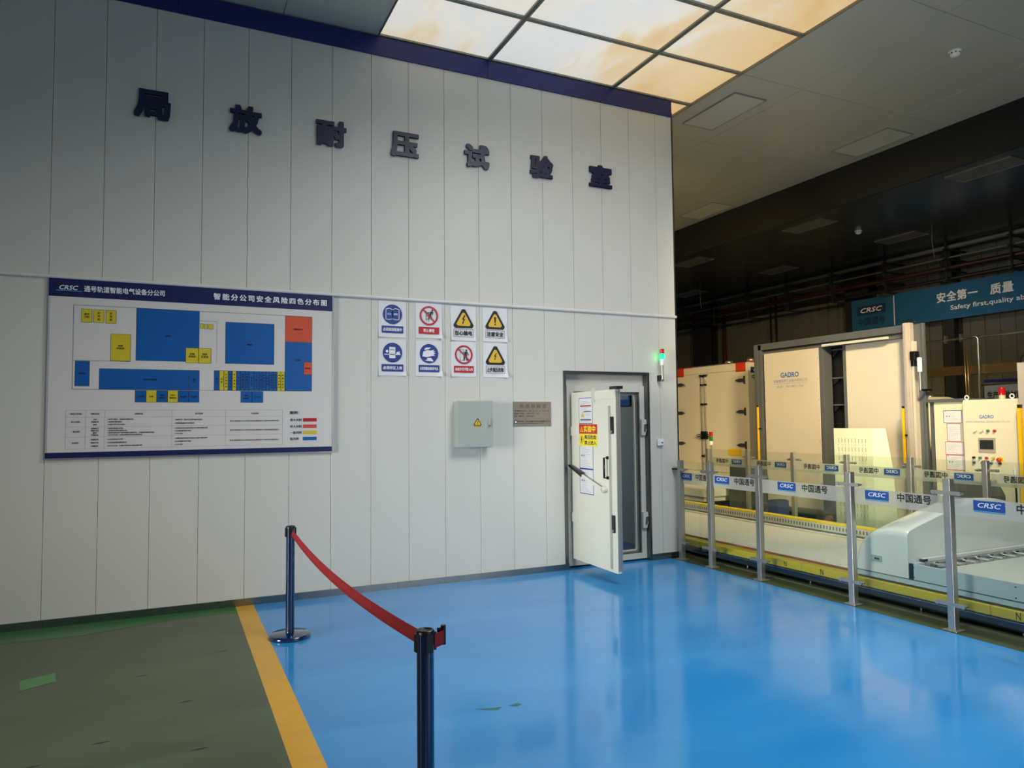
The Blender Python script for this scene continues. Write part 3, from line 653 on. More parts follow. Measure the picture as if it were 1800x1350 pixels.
b = MB(); pk = mat('plaque_engraving', '#2c2823', .6); b.text(PF, '局放屏蔽室', .075, .195, .395, .238, mat('plaque_title', '#5a5148', .6), bold=.0, spacing=1.4)
b.text(PF, '屏蔽尺寸： 8  m  5  m  5.5  m', .015, .158, .43, .172, pk, bold=.02); b.text(PF, '制造日期： 2023 年 7 月', .015, .130, .30, .144, pk, bold=.02); b.text(PF, '出厂编号： 2023051', .015, .102, .25, .116, pk, bold=.02)
b.rect(PF, .012, .028, .048, .066, mat('plaque_blue', '#253a6a', .5)); b.flat(PF, [(.016,.05),(.03,.06),(.044,.05),(.03,.032)], white_i, .0014)
b.text(PF, '常州第二电子仪器有限公司屏蔽分公司', .055, .045, .435, .060, pk, bold=.02); b.text(PF, 'CHANGZHOU NO.2 ELECTRONIC INSTRUMENT CO.,LTD', .055, .026, .36, .034, pk, bold=.02); b.build('engraving', pq, pq)['kind'] = 'stuff'

sl = thing('signal_lamp', 'wall-mounted red and green signal lamp glowing green above the switch', 'signal lamp', (5.135, -.07, 2.06))
cx, cy = 5.137, -.075
b = MB(); b.cyl((cx, cy, 2.06), (cx, cy, 2.235), .013, steel, 14); b.build('pole', sl, sl)
b = MB(); b.cyl((cx, cy, 2.235), (cx, cy, 2.305), .026, white_i, 18); b.build('lamp_base', sl, sl)
b = MB(); b.cyl((cx, cy, 2.305), (cx, cy, 2.365), .026, emit('lit_green_lens', '#00e058', 7.0), 18); b.build('green_lens', sl, sl)
b = MB(); b.cyl((cx, cy, 2.367), (cx, cy, 2.42), .026, red_lens, 18); b.lathe((cx, cy, 2.42), [(.026, 0), (.022, .006), (0, .008)], red_lens, 18); b.build('red_lens', sl, sl)
b = MB(); b.box(cx-.022, cx-.004, cy, 0, 2.05, 2.12, black_p); b.cyl((cx-.02, cy, 2.06), (cx+.012, cy, 2.06), .016, steel, 12); b.build('wall_bracket', sl, sl)
sw = thing('wall_switch', 'small white switch box on the wall right of the doorway', 'switch', (5.085, 0, 1.30))
b = MB(); b.box(5.085, 5.165, -.035, 0, 1.305, 1.385, white_i); b.build('housing', sw, sw, bevel=.006)
b = MB(); b.box(5.115, 5.165, -.042, -.035, 1.312, 1.36, white_i); b.box(5.13, 5.152, -.045, -.042, 1.335, 1.345, ink); b.build('rocker', sw, sw, bevel=.002)

# ------------------------------------------------------------------ ceilings
CZ = 5.452; FX = 9.25; FZ = 4.875; WX = 13.6
ce = struct('ceiling')
SX = [1.81, 3.01, 4.57, 5.70]; SY = [2.62, 1.74, .87, -.0, -.87, -1.74, -2.61, -3.48, -4.35, -5.22]
gx = [-8.1, -6.3, -4.5, -2.7, -1.8, -.9, 0, .9, 1.81, 5.70, 6.64, 7.52, 8.40, FX]
gy = [14.79, 13.08, 11.37, 9.66, 7.95, 6.24, 4.53, 2.62, .87, -.87, -2.61, -4.35, -6.09, -7.8, -9.6, -11.4, -14]
for i in range(len(gx)-1):
    for j in range(len(gy)-1):
        x0, x1, y1, y0 = gx[i], gx[i+1], gy[j], gy[j+1]
        if x0 >= 1.8 and x1 <= 5.71:
            if y0 >= 2.61 or y1 <= -5.21 or (y1 < -4.34 and y0 < -5.22):
                if y1 < -4.34 and y1 > -5.2: y1 = -5.22
            else: continue
        b = MB(); b.box(x0+.003, x1-.003, y0+.003, y1-.003, CZ, CZ+.02, ceil_m); b.build('ceiling_panel', ce, bevel=.002, seg=1)
b = MB(); b.box(-9, FX, -14, 15, CZ+.40, CZ+.42, joint_m); b.build('roof_slab')['kind'] = 'structure'
b = MB(); b.box(-9, 1.8, -14, 15, CZ+.02, CZ+.03, joint_m); b.box(5.71, FX, -14, 15, CZ+.02, CZ+.03, joint_m); b.build('ceiling_void', ce)
ce2 = struct('ceiling_far')
gx2 = [FX+.03, 10.2, 11.4, 12.6, WX]
gy2 = [15, 12.6, 10.2, 7.8, 5.4, 3.0, .6, -1.8, -4.2, -6.6, -9]
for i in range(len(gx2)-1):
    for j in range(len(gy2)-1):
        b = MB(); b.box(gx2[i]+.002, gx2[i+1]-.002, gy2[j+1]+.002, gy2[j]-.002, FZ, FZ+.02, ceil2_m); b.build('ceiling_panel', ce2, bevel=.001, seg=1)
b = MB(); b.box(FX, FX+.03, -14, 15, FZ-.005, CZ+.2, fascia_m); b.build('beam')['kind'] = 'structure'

sk = thing('skylight', 'large backlit skylight of stained translucent sheets in grey ceiling grid', 'skylight', (1.81, 0, CZ))
for i in range(3):
    for j in range(len(SY)-1):
        b = MB(); b.box(SX[i]+.016, SX[i+1]-.016, SY[j+1]+.016, SY[j]-.016, CZ+.012, CZ+.018, sky_m); b.build('translucent_sheet', sk, sk)
bar_m = mat('skylight_bar', '#8d8f84', .4, .3)
for i, x in enumerate(SX):
    hw = .024 if 0 < i < 3 else .007
    b = MB(); b.box(x-hw, x+hw, SY[-1], SY[0], CZ-.008, CZ+.03, bar_m); b.box(x-.004, x+.004, SY[-1], SY[0], CZ-.014, CZ-.008, bar_m); b.build('grid_bar', sk, sk)
for y in SY:
    b = MB(); b.box(SX[0], SX[-1], y-.024, y+.024, CZ-.007, CZ+.029, bar_m); b.build('grid_bar', sk, sk)

lamp_off_shaded = mat('shaded_lamp_panel', '#6a6b64', 0.4)  # darker copy of the unlit diffuser, far ceiling's shade put into its colour
def ceil_light(x0, x1, y0, y1, z, lb, grp):
    t = thing('ceiling_light', lb, 'ceiling light', ((x0+x1)/2, (y0+y1)/2, z), grp)
    b = MB(); b.box(x0, x1, y0, y1, z-.012, z-.002, lamp_off if z > 5 else lamp_off_shaded); b.build('diffuser', t, t)
    b = MB(); e = .008
    b.box(x0-e, x0, y0-e, y1+e, z-.018, z, steel); b.box(x1, x1+e, y0-e, y1+e, z-.018, z, steel); b.box(x0, x1, y0-e, y0, z-.018, z, steel); b.box(x0, x1, y1, y1+e, z-.018, z, steel); b.build('frame', t, t)
for x0, x1, y0, y1, lb in ((5.955, 6.435, -.49, .46, 'unlit flat panel light beside the skylight corner above the partition'), (8.545, 9.05, -.53, .36, 'unlit flat panel light near the dark beam, mid ceiling'),
                           (8.62, 9.11, 2.98, 3.91, 'unlit flat panel light beside the dark beam, just past the wall corner')):
    ceil_light(x0, x1, y0, y1, CZ, lb, 'flat panel lights in the near ceiling')
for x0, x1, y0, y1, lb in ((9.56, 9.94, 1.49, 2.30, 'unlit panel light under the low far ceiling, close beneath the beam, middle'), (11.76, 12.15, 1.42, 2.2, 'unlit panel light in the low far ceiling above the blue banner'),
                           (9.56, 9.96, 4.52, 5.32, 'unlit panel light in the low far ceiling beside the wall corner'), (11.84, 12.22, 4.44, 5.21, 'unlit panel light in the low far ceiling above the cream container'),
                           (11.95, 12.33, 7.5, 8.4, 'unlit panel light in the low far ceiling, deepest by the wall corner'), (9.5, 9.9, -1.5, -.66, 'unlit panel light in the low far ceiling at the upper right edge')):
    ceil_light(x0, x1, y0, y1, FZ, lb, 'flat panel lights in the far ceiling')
def detector(x, y, z, lb, s=1.0):
    t = thing('smoke_detector', lb, 'smoke detector', (x, y, z))
    b = MB(); b.lathe((x, y, z), [(.0, 0), (.062*s, 0), (.062*s, -.012*s), (.05*s, -.018*s)], white_i, 20); b.build('mount_plate', t, t)
    b = MB(); b.lathe((x, y, z), [(.05*s, -.018*s), (.05*s, -.035*s), (.04*s, -.052*s), (.02*s, -.062*s), (0, -.063*s)], white_i, 20)
    for k in range(8):
        a = 2*PI*k/8; b.cyl((x+.046*s*math.cos(a), y+.046*s*math.sin(a), z-.028*s), (x+.052*s*math.cos(a), y+.052*s*math.sin(a), z-.028*s), .008*s, ink, 8)
    b.build('sensor_head', t, t)
detector(7.41, -2.18, CZ, 'white round smoke detector on the grey near ceiling')
detector(10.82, 1.79, FZ, 'small white detector dome under the low far ceiling')

# ------------------------------------------------------------------ far wall, columns, pipes
fw = struct('wall_right')
b = MB(); b.box(WX+.03, WX+.10, -14, 16, 0, 5.5, fwall_m); b.build('sheet_backing', fw)
y = 15.4
while y > -7.0:
    b = MB(); b.prism(Face((WX+.03, y, 0), -Y, Z), [(0.004, 0), (.23, 0), (.23, 5.2), (.004, 5.2)], 0, .022, fwall_m); b.build('ribbed_sheet', fw, bevel=.008, seg=1)
    y -= .27
b = MB(); b.box(-9, 14.2, 15.4, 15.5, 0, 5.9, fwall_m); b.build('wall_end')['kind'] = 'structure'
b = MB(); b.box(-9.1, -9, -14, 15.5, 0, 5.9, wall_m); b.build('wall_left')['kind'] = 'structure'
for i, (y0, y1) in enumerate(((8.59, 9.33), (3.62, 4.20), (1.80, 2.0))):
    b = MB(); yc = (y0+y1)/2; hw = (y1-y0)/2
    b.box(WX-.27, WX-.24, yc-hw, yc+hw, 0, FZ, col_m); b.box(WX-.24, WX-.02, yc-.02, yc+.02, 0, FZ, col_m); b.box(WX-.02, WX+.0, yc-hw, yc+hw, 0, FZ, col_m)
    b.build('column_%d' % (i+1))['kind'] = 'structure'
def pipe(name, lb, pts, r, m, n=10):
    b = MB(); b.tube(pts, r, m, n); return tag(b.build(name), lb, 'pipe', None)
PX = WX-.42
pipe('square_duct', 'long pale duct highest under the far ceiling along the far wall', [(PX, 15, 4.80), (PX, -6, 4.80)], .05, pipe_g, 4)
pipe('conduit', 'thin grey conduit between the pale duct and the red pipe', [(PX, 15, 4.60), (PX, -6, 4.60)], .018, pipe_g)
pipe('water_pipe', 'dark red pipe running along the far wall brackets', [(PX, 15, 4.41), (PX, -6, 4.41)], .045, pipe_r)
pipe('cable_pipe', 'lowest black pipe running along the far wall brackets', [(PX, 15, 4.20), (PX, -6, 4.20)], .035, pipe_k)
pipe('riser_pipe', 'upright dark red pipe on the far wall above the container', [(WX-.1, 8.22, 0), (WX-.1, 8.22, 4.41)], .05, pipe_r)
pipe('riser_conduit', 'thin upright conduit on the far wall over the sliding door, left one', [(WX-.04, 6.6, 0), (WX-.04, 6.6, 4.7)], .02, pipe_k)
pipe('riser_conduit', 'thin upright conduit on the far wall over the sliding door, right one', [(WX-.04, 6.42, 0), (WX-.04, 6.42, 4.7)], .02, pipe_k)
BRL = ['deepest pipe bracket on the far wall, against the wall corner', 'second pipe bracket from the wall corner, above the container doors', 'third pipe bracket from the wall corner, beside the thin conduits', 'pipe bracket right above the lettered sliding door', 'pipe bracket by the wide dark column left of the banner', 'pipe bracket above the banner logo', 'pipe bracket above the banner lettering', 'pipe bracket at the cut-off end of the banner']
for k, yb in enumerate((9.37, 8.08, 6.83, 5.55, 4.27, 2.97, 1.70, .55)):
    t = thing('pipe_bracket', 'dark '+BRL[k], 'bracket', (WX, yb, 4.1), 'pipe brackets along the far wall')
    b = MB(); b.box(PX-.16, PX-.13, yb-.015, yb+.015, 4.12, FZ, col_m); b.build('hanger', t, t)
    for z in (4.745, 4.56, 4.35, 4.15):
        b = MB(); b.box(PX-.22, WX, yb-.02, yb+.02, z-.03, z, col_m); b.build('arm', t, t)
for x, y, z0, lb in ((11.6, .98, 4.3, 'thin wire hanging from the far ceiling above the banner'), (11.6, 6.9, 4.3, 'thin wire hanging from the far ceiling by the wall corner')):
    b = MB(); b.tube([(x, y, FZ), (x, y+.01, (FZ+z0)/2), (x, y-.02, z0)], .005, pipe_g, 6); tag(b.build('hanging_wire'), lb, 'wire')
# banner
bn = thing('safety_banner', 'long blue banner with white characters high on the far wall', 'banner', (13.3, 4.0, 3.46))
NF = Face((13.3, 4.01, 3.46), -Y, Z)
b = MB(); b.fbox(NF, 0, 0, 7.6, .665, -.02, 0, banner_m); b.build('cloth', bn, bn)
b = MB(); b.rect(NF, .13, .33, .82, .52, banner_d); b.build('logo_block', bn, bn); b = MB(); b.text(NF, 'CRSC', .22, .375, .74, .475, white_i, bold=.02, shear=.25); b.text(NF, '中国通号', .15, .10, .80, .27, banner_d, bold=.025); b.rect(NF, 1.0, .02, 1.02, .64, white_i)
b.build('banner_logo', bn, bn); b = MB(); b.text(NF, '安全第一', 1.92, .335, 2.70, .53, white_i, bold=.02, spacing=1.1); b.text(NF, '质量', 2.92, .335, 3.32, .53, white_i, bold=.02, spacing=1.1)
b.text(NF, 'Safety first,quality ab', 2.18, .14, 3.50, .255, white_i, bold=.01); b.build('banner_print', bn, bn)
ps = thing('wall_notice', 'grey and blue notice on the far wall behind the red beacon', 'notice', (13.3, 1.27, 1.94))
NF = Face((13.3, 1.27, 1.80), -Y, Z)
b = MB(); b.fbox(NF, 0, 0, 1.0, .47, -.02, 0, mat('notice_grey', '#8b97a6', .6)); b.build('panel', ps, ps)
b = MB(); b.rect(NF, 0, .41, 1.0, .47, navy); b.text(NF, '生产辅助材料存放区', .05, .12, .95, .26, ink, bold=.03); b.build('notice_print', ps, ps)

# ------------------------------------------------------------------ glass barriers
def logo(b, F, a0, z0, a1, z1, d, st=.0006):
    b.rect(F, a0, z0, a1, z1, sign_bl, d); wd = a1-a0; h = z1-z0
    b.text(F, 'CRSC', a0+wd*.14, z0+h*.32, a1-wd*.12, z1-h*.20, white_i, d+st, .014, .25)
    b.rect(F, a0+.002, z0-h*.15, a1, z0-h*.03, teal, d)
sign_bl = mat('barrier_logo_blue', '#1d4f9b', .4)
def barrier(name, lb, xp, ys, flip, cat='glass barrier'):
    t = thing(name, lb, cat, (xp, ys[0], 0)); HT = 1.135
    hw = .0275
    for i, yp in enumerate(ys):
        b = MB(); b.box(xp-hw, xp+hw, yp-hw, yp+hw, 0, HT, steel)
        po = b.build('post', t, t, bevel=.003)
        b = MB(); b.box(xp-.055, xp+.055, yp-.055, yp+.055, 0, .012, steel); b.build('base_plate', po, t, bevel=.003)
        for z in (1.03, .20):
            b = MB(); F = Face((xp-hw-.002 if not flip else xp+hw+.002, yp, z), -Y if not flip else Y, Z)
            l0 = -.10 if i > 0 else -.0; l1 = .10 if i < len(ys)-1 else 0
            b.fbox(F, l0, -.014, l1, .014, -.008, .006, steel)
            for e in (l0, l1):
                if e: b.cyl(F.p(e, 0, -.006), F.p(e, 0, .012), .0165, steel, 12); b.cyl(F.p(e, 0, -.045), F.p(e, 0, -.006), .010, steel, 10)
            b.build('glass_clamp', po, t)
    for i in range(len(ys)-1):
        ya, yb = ys[i]-.045, ys[i+1]+.045
        xg = xp+.004
        b = MB(); b.box(xg-.004, xg+.004, yb, ya, .12, 1.128, glass_m); g = b.build('glass_pane', t, t)
        F = Face((xg-.0045, ya, 0), -Y, Z) if not flip else Face((xg+.0045, yb, 0), Y, Z)
        L_ = ya-yb
        b = MB(); b.rect(F, 0, .868, L_, 1.002, frost_m, .0006 if not flip else .0025); b.build('frosted_band', g, t)
        b = MB(); sc = L_/.98 if not flip else L_/.80
        if not flip:
            c0 = L_*.5-.33*min(1, sc*1.0); c0 = max(.02, L_*.40-.23)
            ratio = 1.0 if L_ > .6 else .82
            a0 = L_*.5-.29*ratio
            logo(b, F, a0, .918, a0+.225*ratio, .992, .0012); b.text(F, '中国通号', a0+.30*ratio, .922, a0+.59*ratio, .992, ink, .0012, .02)
        else:
            logo(b, F, L_*.12, .913, L_*.12+.215, .985, .0018, -.0009); b.text(F, '中国通号', L_*.12+.29, .915, L_*.12+.57, .985, ink, .0012, .02)
        b.build('barrier_print', g, t)
    return t
barrier('glass_barrier', 'waist-high glass barrier on steel posts along the blue floor edge', 5.335, [-.115, -.625, -1.345, -2.42, -3.30, -4.25], False)
barrier('glass_barrier', 'glass barrier behind the yellow-edged track, lettering seen mirrored', 7.85, [2.36, 1.47, .59, -.29, -1.17, -2.04, -2.92, -3.8], True)
st_ = thing('wall_clamp_bar', 'small dark bar fixing the glass barrier to the wall corner', 'bracket', (5.41, -.03, 1.03))
b = MB(); b.box(5.30, 5.36, -.09, -.0, 1.02, 1.04, black_p); b.build('bar', st_, st_)

# ------------------------------------------------------------------ transfer track
tk = thing('transfer_track', 'low white transfer track with yellow edge beams behind the glass barrier', 'conveyor track', (6.4, 0, 0))
YA, YB = 6.0, -7.0
segs = [6.0, 3.2, .95, -1.62, -3.42, -5.2, -7.0]
for i in range(len(segs)-1):
    b = MB(); b.box(5.58, 5.70, segs[i+1]+.002, segs[i]-.002, .112, .188, glass_y); o = b.build('yellow_beam', tk, tk, bevel=.008)
BFa = Face((5.58, 0, 0), -Y, Z)
b = MB()
for yy in (-1.42, -1.87, -3.62): b.text(BFa, 'N', -yy-.015, .125, -yy+.02, .178, ink, .0012, .01)
b.build('beam_lettering', tk, tk)
for i in range(9):
    y1 = 6.0-i*1.45; y0 = y1-1.45
    b = MB(); b.box(5.705, 7.11, y0+.0015, y1-.0015, .18, .205, deck_m); b.build('deck_plate', tk, tk)
b = MB(); b.box(5.698, 5.706, YB, YA, .15, .209, mat('rust_edge', '#8a4a22', .5)); b.build('deck_edge_strip', tk, tk)
b = MB(); b.box(7.11, 7.19, YB, YA, .15, .19, track_d); b.box(7.25, 7.45, YB, YA, .15, .19, track_d); b.build('guide_groove', tk, tk)
b = MB(); b.box(7.19, 7.25, YB, YA, .15, .207, deck_m); b.build('guide_strip', tk, tk)
b = MB(); b.box(7.45, 7.52, YB, YA, .14, .275, vent_m); b.build('vent_channel', tk, tk)
b = MB(); yy = 5.9
while yy > -6.9:
    b.box(7.4485, 7.451, yy-.018, yy, .215, .258, mat('vent_slot_dark', '#6c6a5c', .8)); yy -= .048
o = b.build('vent_slots', tk, tk); o['kind'] = 'stuff'
b = MB(); b.box(7.45, 7.56, YB, YA, .275, .300, yel_hi); b.build('yellow_rail', tk, tk, bevel=.004)
b = MB(); b.box(5.60, 5.66, YB, YA, .055, .112, under_m); b.box(5.615, 5.62, YB, YA, .03, .055, under_m); b.build('side_channel', tk, tk)
b = MB(); b.box(5.592, 5.602, YB, YA, .094, .098, steel); b.build('channel_lip', tk, tk)
b = MB(); b.box(5.70, 7.5, YB, YA, .02, .15, void_m); b.build('chassis', tk, tk)
for yy in (2.2, .3, -.9, -1.75, -2.9, -3.7, -4.9):
    b = MB(); b.cyl((5.68, yy, .05), (5.72, yy, .05), .05, void_m, 16); b.cyl((5.66, yy+.09, 0), (5.66, yy+.09, .05), .010, steel, 8); b.build('wheel', tk, tk)
b = MB(); b.box(5.52, 5.545, YB, YA, 0, .008, mat('floor_rail_metal', '#77766a', .4, .5)); b.build('floor_rail', tk, tk)

# ------------------------------------------------------------------ transfer cart on the track
ct = thing('transfer_cart', 'pale blue-grey transfer cart with rounded nose housing and roller bed', 'transfer cart', (6.45, -3.6, .205))
CX0, CX1 = 5.60, 7.40
prof = [(5.60, .60), (5.602, .63), (5.62, .655), (5.66, .672), (5.80, .712), (5.95, .750), (6.11, .793), (6.25, .830), (6.38, .852), (6.5, .860)]
prof = prof + [(6.62, .864)] + [(13.24-x, z) for x, z in prof[::-1]]
nos = [(-2.215, .0), (-2.225, .12), (-2.25, .35), (-2.28, .55), (-2.315, .70), (-2.37, .82), (-2.44, .91), (-2.52, .965), (-2.60, .99), (-2.68, 1.0), (-2.715, .998), (-2.738, .985), (-2.75, .96)]
b = MB(); zb = .232; vs = []; n = len(prof)
for j, (yy, k) in enumerate(nos):
    for i, (x, z) in enumerate(prof):
        # plan of the nose rounds in at both flanks
        fl_ = max(0, 1-min(i, n-1-i)/2.0); y2 = yy - .03*fl_*(1-k)
        kk = k if abs(i-(n-1)/2) > 6 else min(1, k*1.0)
        cen = 1-abs(x-6.62)/1.02
        kx = k if k > .95 else k*(1-.16*cen*(1-k))
        vs.append((x, y2, max(zb+(z-zb)*kx, .312 if x > 7.40 else 0)))
fs = [(j*n+i, j*n+i+1, (j+1)*n+i+1, (j+1)*n+i) for j in range(len(nos)-1) for i in range(n-1)]
b.add(vs, fs, cart_m, True)
# flanks and back, separate vertices so the edges stay crisp
m_ = len(nos)
for s in (0, n-1):
    P = [vs[j*n+s] for j in range(m_)]; Q = [(p[0], p[1], min(p[2], .312 if p[0] > 7.4 else zb+.02)) for p in P]
    fl2 = [(j, j+1, m_+j+1, m_+j) for j in range(m_-1)]
    b.add(P+Q, fl2 if s else [f[::-1] for f in fl2], cart_m, True)
P = [vs[(m_-1)*n+i] for i in range(n)]; Q = [(p[0], p[1]-.002, .312 if p[0] > 7.4 else zb+.02) for p in P]
b.add(P+Q, [(i, i+1, n+i+1, n+i) for i in range(n-1)], cart_m, True)
o = b.build('nose_housing', ct, ct)
b = MB(); b.box(CX0-.006, CX1, -5.9, -2.215, .207, .250, cart_s); b.build('skirt', ct, ct, bevel=.004)
b = MB(); b.box(CX0, CX0+.02, -5.9, -2.755, .253, .385, cart_s); b.box(CX0, CX0+.14, -2.80, -2.755, .253, .385, cart_s); b.box(CX1-.02, CX1, -5.9, -2.755, .253, .385, cart_s)
o = b.build('side_plate', ct, ct, bevel=.003)
b = MB()
for yy in (-2.80, -3.14, -3.60, -3.95):
    for z in (.275, .355): b.cyl((CX0-.003, yy, z), (CX0+.002, yy, z), .006, hinge_m, 8)
b.build('side_screws', ct, ct)
b = MB(); b.box(CX0+.02, CX1-.02, -5.9, -2.96, .25, .365, mat('cart_bed_cream', '#c5c8bb', .35)); b.build('bed', ct, ct, bevel=.003)
b = MB(); b.box(CX0+.14, CX1, -2.80, -2.76, .385, .415, mat('cart_guide_rail', '#d4d3cb', .3)); b.box(CX0+.14, CX1, -2.84, -2.80, .36, .385, steel); b.build('guide_rail', ct, ct, bevel=.003)
b = MB(); b.box(CX0+.12, CX0+.18, -2.80, -2.765, .39, .41, black_p); b.build('sensor', ct, ct)
b = MB(); b.box(CX0+.14, CX1, -2.96, -2.84, .25, .335, steel_f); b.build('roller_tray', ct, ct)
x = CX0+.22
while x < CX1-.06:
    b = MB(); b.cyl((x, -2.85, .358), (x, -2.958, .358), .030, roller_m, 16); b.cyl((x-.01, -2.842, .366), (x-.01, -2.862, .366), .036, roller_m, 16)
    b.box(x+.045, x+.13, -2.955, -2.865, .355, .365, roller_m); b.build('roller', ct, ct); x += .185
for x, y in ((CX0+.42, -3.80),):
    for k in range(5): b = MB(); b.cyl((x+k*.1, y, .374), (x+k*.1, y-.25, .374), .022, roller_m, 14); b.build('roller', ct, ct)
b = MB(); F = Face((CX0-.001, -2.40, .35), -Y, Z); b.fbox(F, 0, 0, .105, .05, -.001, .003, cart_s); b.frame(F, 0, 0, .105, .05, .006, steel, .004); b.rect(F, .03, .012, .085, .035, rubber, .0045); b.frame(F, .03, .012, .085, .035, .004, steel, .006); b.build('recessed_handle', ct, ct)
b = MB(); b.box(CX0-.0075, CX0+.02, -5.9, -2.22, .250, .254, track_d); b.build('skirt_seam', ct, ct)

# ------------------------------------------------------------------ stanchions and belt
SP1, SP2 = Vector((.826, -1.165, 0)), Vector((.868, -4.245, 0)); SHT = .825
def stanchion(p, lb, d_in, d_out):
    t = thing('belt_stanchion', lb, 'stanchion', p, 'navy belt posts')
    b = MB(); b.lathe(p, [(0, 0), (.150, 0), (.152, .012), (.148, .026), (.140, .031), (.06, .036), (.034, .04), (.0, .041)], stan_m, 40); b.build('base', t, t)
    b = MB(); b.lathe(p, [(.0325, .036), (.0325, SHT-.012)], stan_m, 32); b.build('pole', t, t)
    b = MB(); b.lathe(p, [(.034, SHT-.012), (.034, SHT-.002), (.031, SHT+.003), (.024, SHT+.003), (.022, SHT), (0, SHT)], black_p, 32)
    for k in range(4):
        a = PI/4*0+k*PI/2+.12; c, q = math.cos(a), math.sin(a)
        if k == 0: pass
        P = p+Vector((c*.036, q*.036, 0)); F = Face(P+Vector((0, 0, SHT-.075)), Vector((-q, c, 0)), Z)
        b.prism(F, [(-.013, 0), (.013, 0), (.013, .066), (-.013, .066)], -.008, .004, black_p)
    b.build('belt_cap', t, t)
    return t
s1 = stanchion(SP1, 'navy belt post standing by the partition wall', None, None)
s2 = stanchion(SP2, 'navy belt post nearest the camera, base out of view', None, None)
bt = thing('retractable_belt', 'red webbing belt sagging between the two navy posts', 'belt', SP2)
A = SP1+Vector((.004, -.046, SHT-.042)); B = SP2+Vector((-.004, .046, SHT-.040))
NS = 40; vs = []; HB = .028
for i in range(NS+1):
    s = i/NS; c = A.lerp(B, s); c.z -= .070*4*s*(1-s)*(1-.15*s)
    tw = .10*math.sin(PI*s)+.25*math.exp(-s*14)
    up = Vector((math.sin(tw), 0, math.cos(tw)))
    hb = HB*(.72+.28*min(1, s*9)) ; vs += [c-up*hb+X*.0008, c+up*hb+X*.0008, c-up*hb-X*.0008, c+up*hb-X*.0008]
b = MB(); fs = []
for i in range(NS):
    q = 4*i; fs += [(q, q+4, q+5, q+1), (q+2, q+3, q+7, q+6), (q, q+2, q+6, q+4), (q+1, q+5, q+7, q+3)]
b.add(vs, fs, belt_m, True); b.build('webbing', bt, bt)
d2 = (Vector((.95, -.25, 0))).normalized()
# folded loose end with its clip on the outer side of the near post
q = SP2+Vector((0, 0, SHT-.040)); b = MB()
P0 = q+Vector((.030, -.020, 0)); P1 = q+Vector((.082, .008, .004))
for dd in (0,): b.add([P0+Z*-.026, P1+Z*-.026, P1+Z*.026, P0+Z*.026, P0+Z*-.026+Y*.002, P1+Z*-.026+Y*.002, P1+Z*.026+Y*.002, P0+Z*.026+Y*.002], [(0,1,2,3),(7,6,5,4),(0,4,5,1),(3,2,6,7),(1,5,6,2),(0,3,7,4)], belt_m)
b.build('belt_end', bt, bt)
b = MB(); b.cyl(P1+Vector((-.006, .006, -.03)), P1+Vector((-.006, .006, .042)), .010, black_p, 12); b.box(P1.x-.03, P1.x-.004, P1.y+.002, P1.y+.010, P1.z-.028, P1.z+.034, black_p); b.build('belt_clip', bt, bt)

# ------------------------------------------------------------------ cream container on its carriage
KX = 10.0; KY0, KY1, KZ0, KZ1 = 3.68, 5.93, .44, 2.70
cn = thing('cream_container', 'cream equipment container with double rear doors and orange corner plates', 'container', (KX, 4.8, KZ0))
b = MB(); b.box(KX+.03, KX+3.0, KY0, KY1, KZ0, KZ1, cont_m); b.build('body', cn, cn, bevel=.01)
b = MB(); b.box(KX, KX+.04, KY0, KY1, KZ0, KZ0+.10, cont_m); b.box(KX, KX+.04, KY0, KY1, KZ1-.14, KZ1, cont_m); b.box(KX, KX+.04, KY0, KY0+.13, KZ0+.10, KZ1-.14, cont_m); b.box(KX, KX+.04, KY1-.13, KY1, KZ0+.10, KZ1-.14, cont_m); b.build('rear_frame', cn, cn)
ym = 4.945
KF = Face((KX, KY1, KZ0), -Y, Z)
for y0, y1 in ((KY0+.135, ym-.004), (ym+.004, KY1-.135)):
    b = MB(); b.box(KX+.004, KX+.03, y0, y1, KZ0+.105, KZ1-.145, cont_m); dd = b.build('door', cn, cn, bevel=.004)
    near = y0 < 4.5; yb = (ym-.05) if near else (ym+.06)
    b = MB(); b.cyl((KX-.03, yb, KZ0+.05), (KX-.03, yb, KZ1-.19), .014, steel, 10)
    for z in (KZ1-.19, 2.32, 1.92, .85): b.box(KX-.05, KX, yb-.022, yb+.022, z-.02, z+.02, black_p)
    b.box(KX-.055, KX-.005, yb-.025, yb+.025, 1.20, 1.36, black_p); b.box(KX-.045, KX, yb-.06, yb+.06, KZ1-.19, KZ1-.165, hinge_m); b.build('lock_rod', dd, cn)
    b = MB(); s = -1 if near else 1; b.tube([(KX-.05, yb, 1.28), (KX-.06, yb+s*.10, 1.295), (KX-.05, yb+s*.19, 1.28), (KX-.06, yb+s*.10, 1.255), (KX-.05, yb, 1.26)], .010, black_p, 6); b.build('lock_handle', dd, cn)
for yh, s in ((KY0+.135, 1), (KY1-.135, -1)):
    for z in (2.36, 1.75, 1.1):
        b = MB(); F = Face((KX, yh, z), -Y, Z)
        b.prism(F, [(.02,-.075),(.055,-.075),(.055,.075),(.02,.075),(.01,.028),(-.11,.034),(-.22,0),(-.11,-.034),(.01,-.028)] if s > 0 else [(-.02,-.075),(-.055,-.075),(-.055,.075),(-.02,.075),(-.01,.028),(.11,.034),(.22,0),(.11,-.034),(-.01,-.028)], -.001, .018, hinge_m); b.build('strap_hinge', cn, cn, bevel=.003)
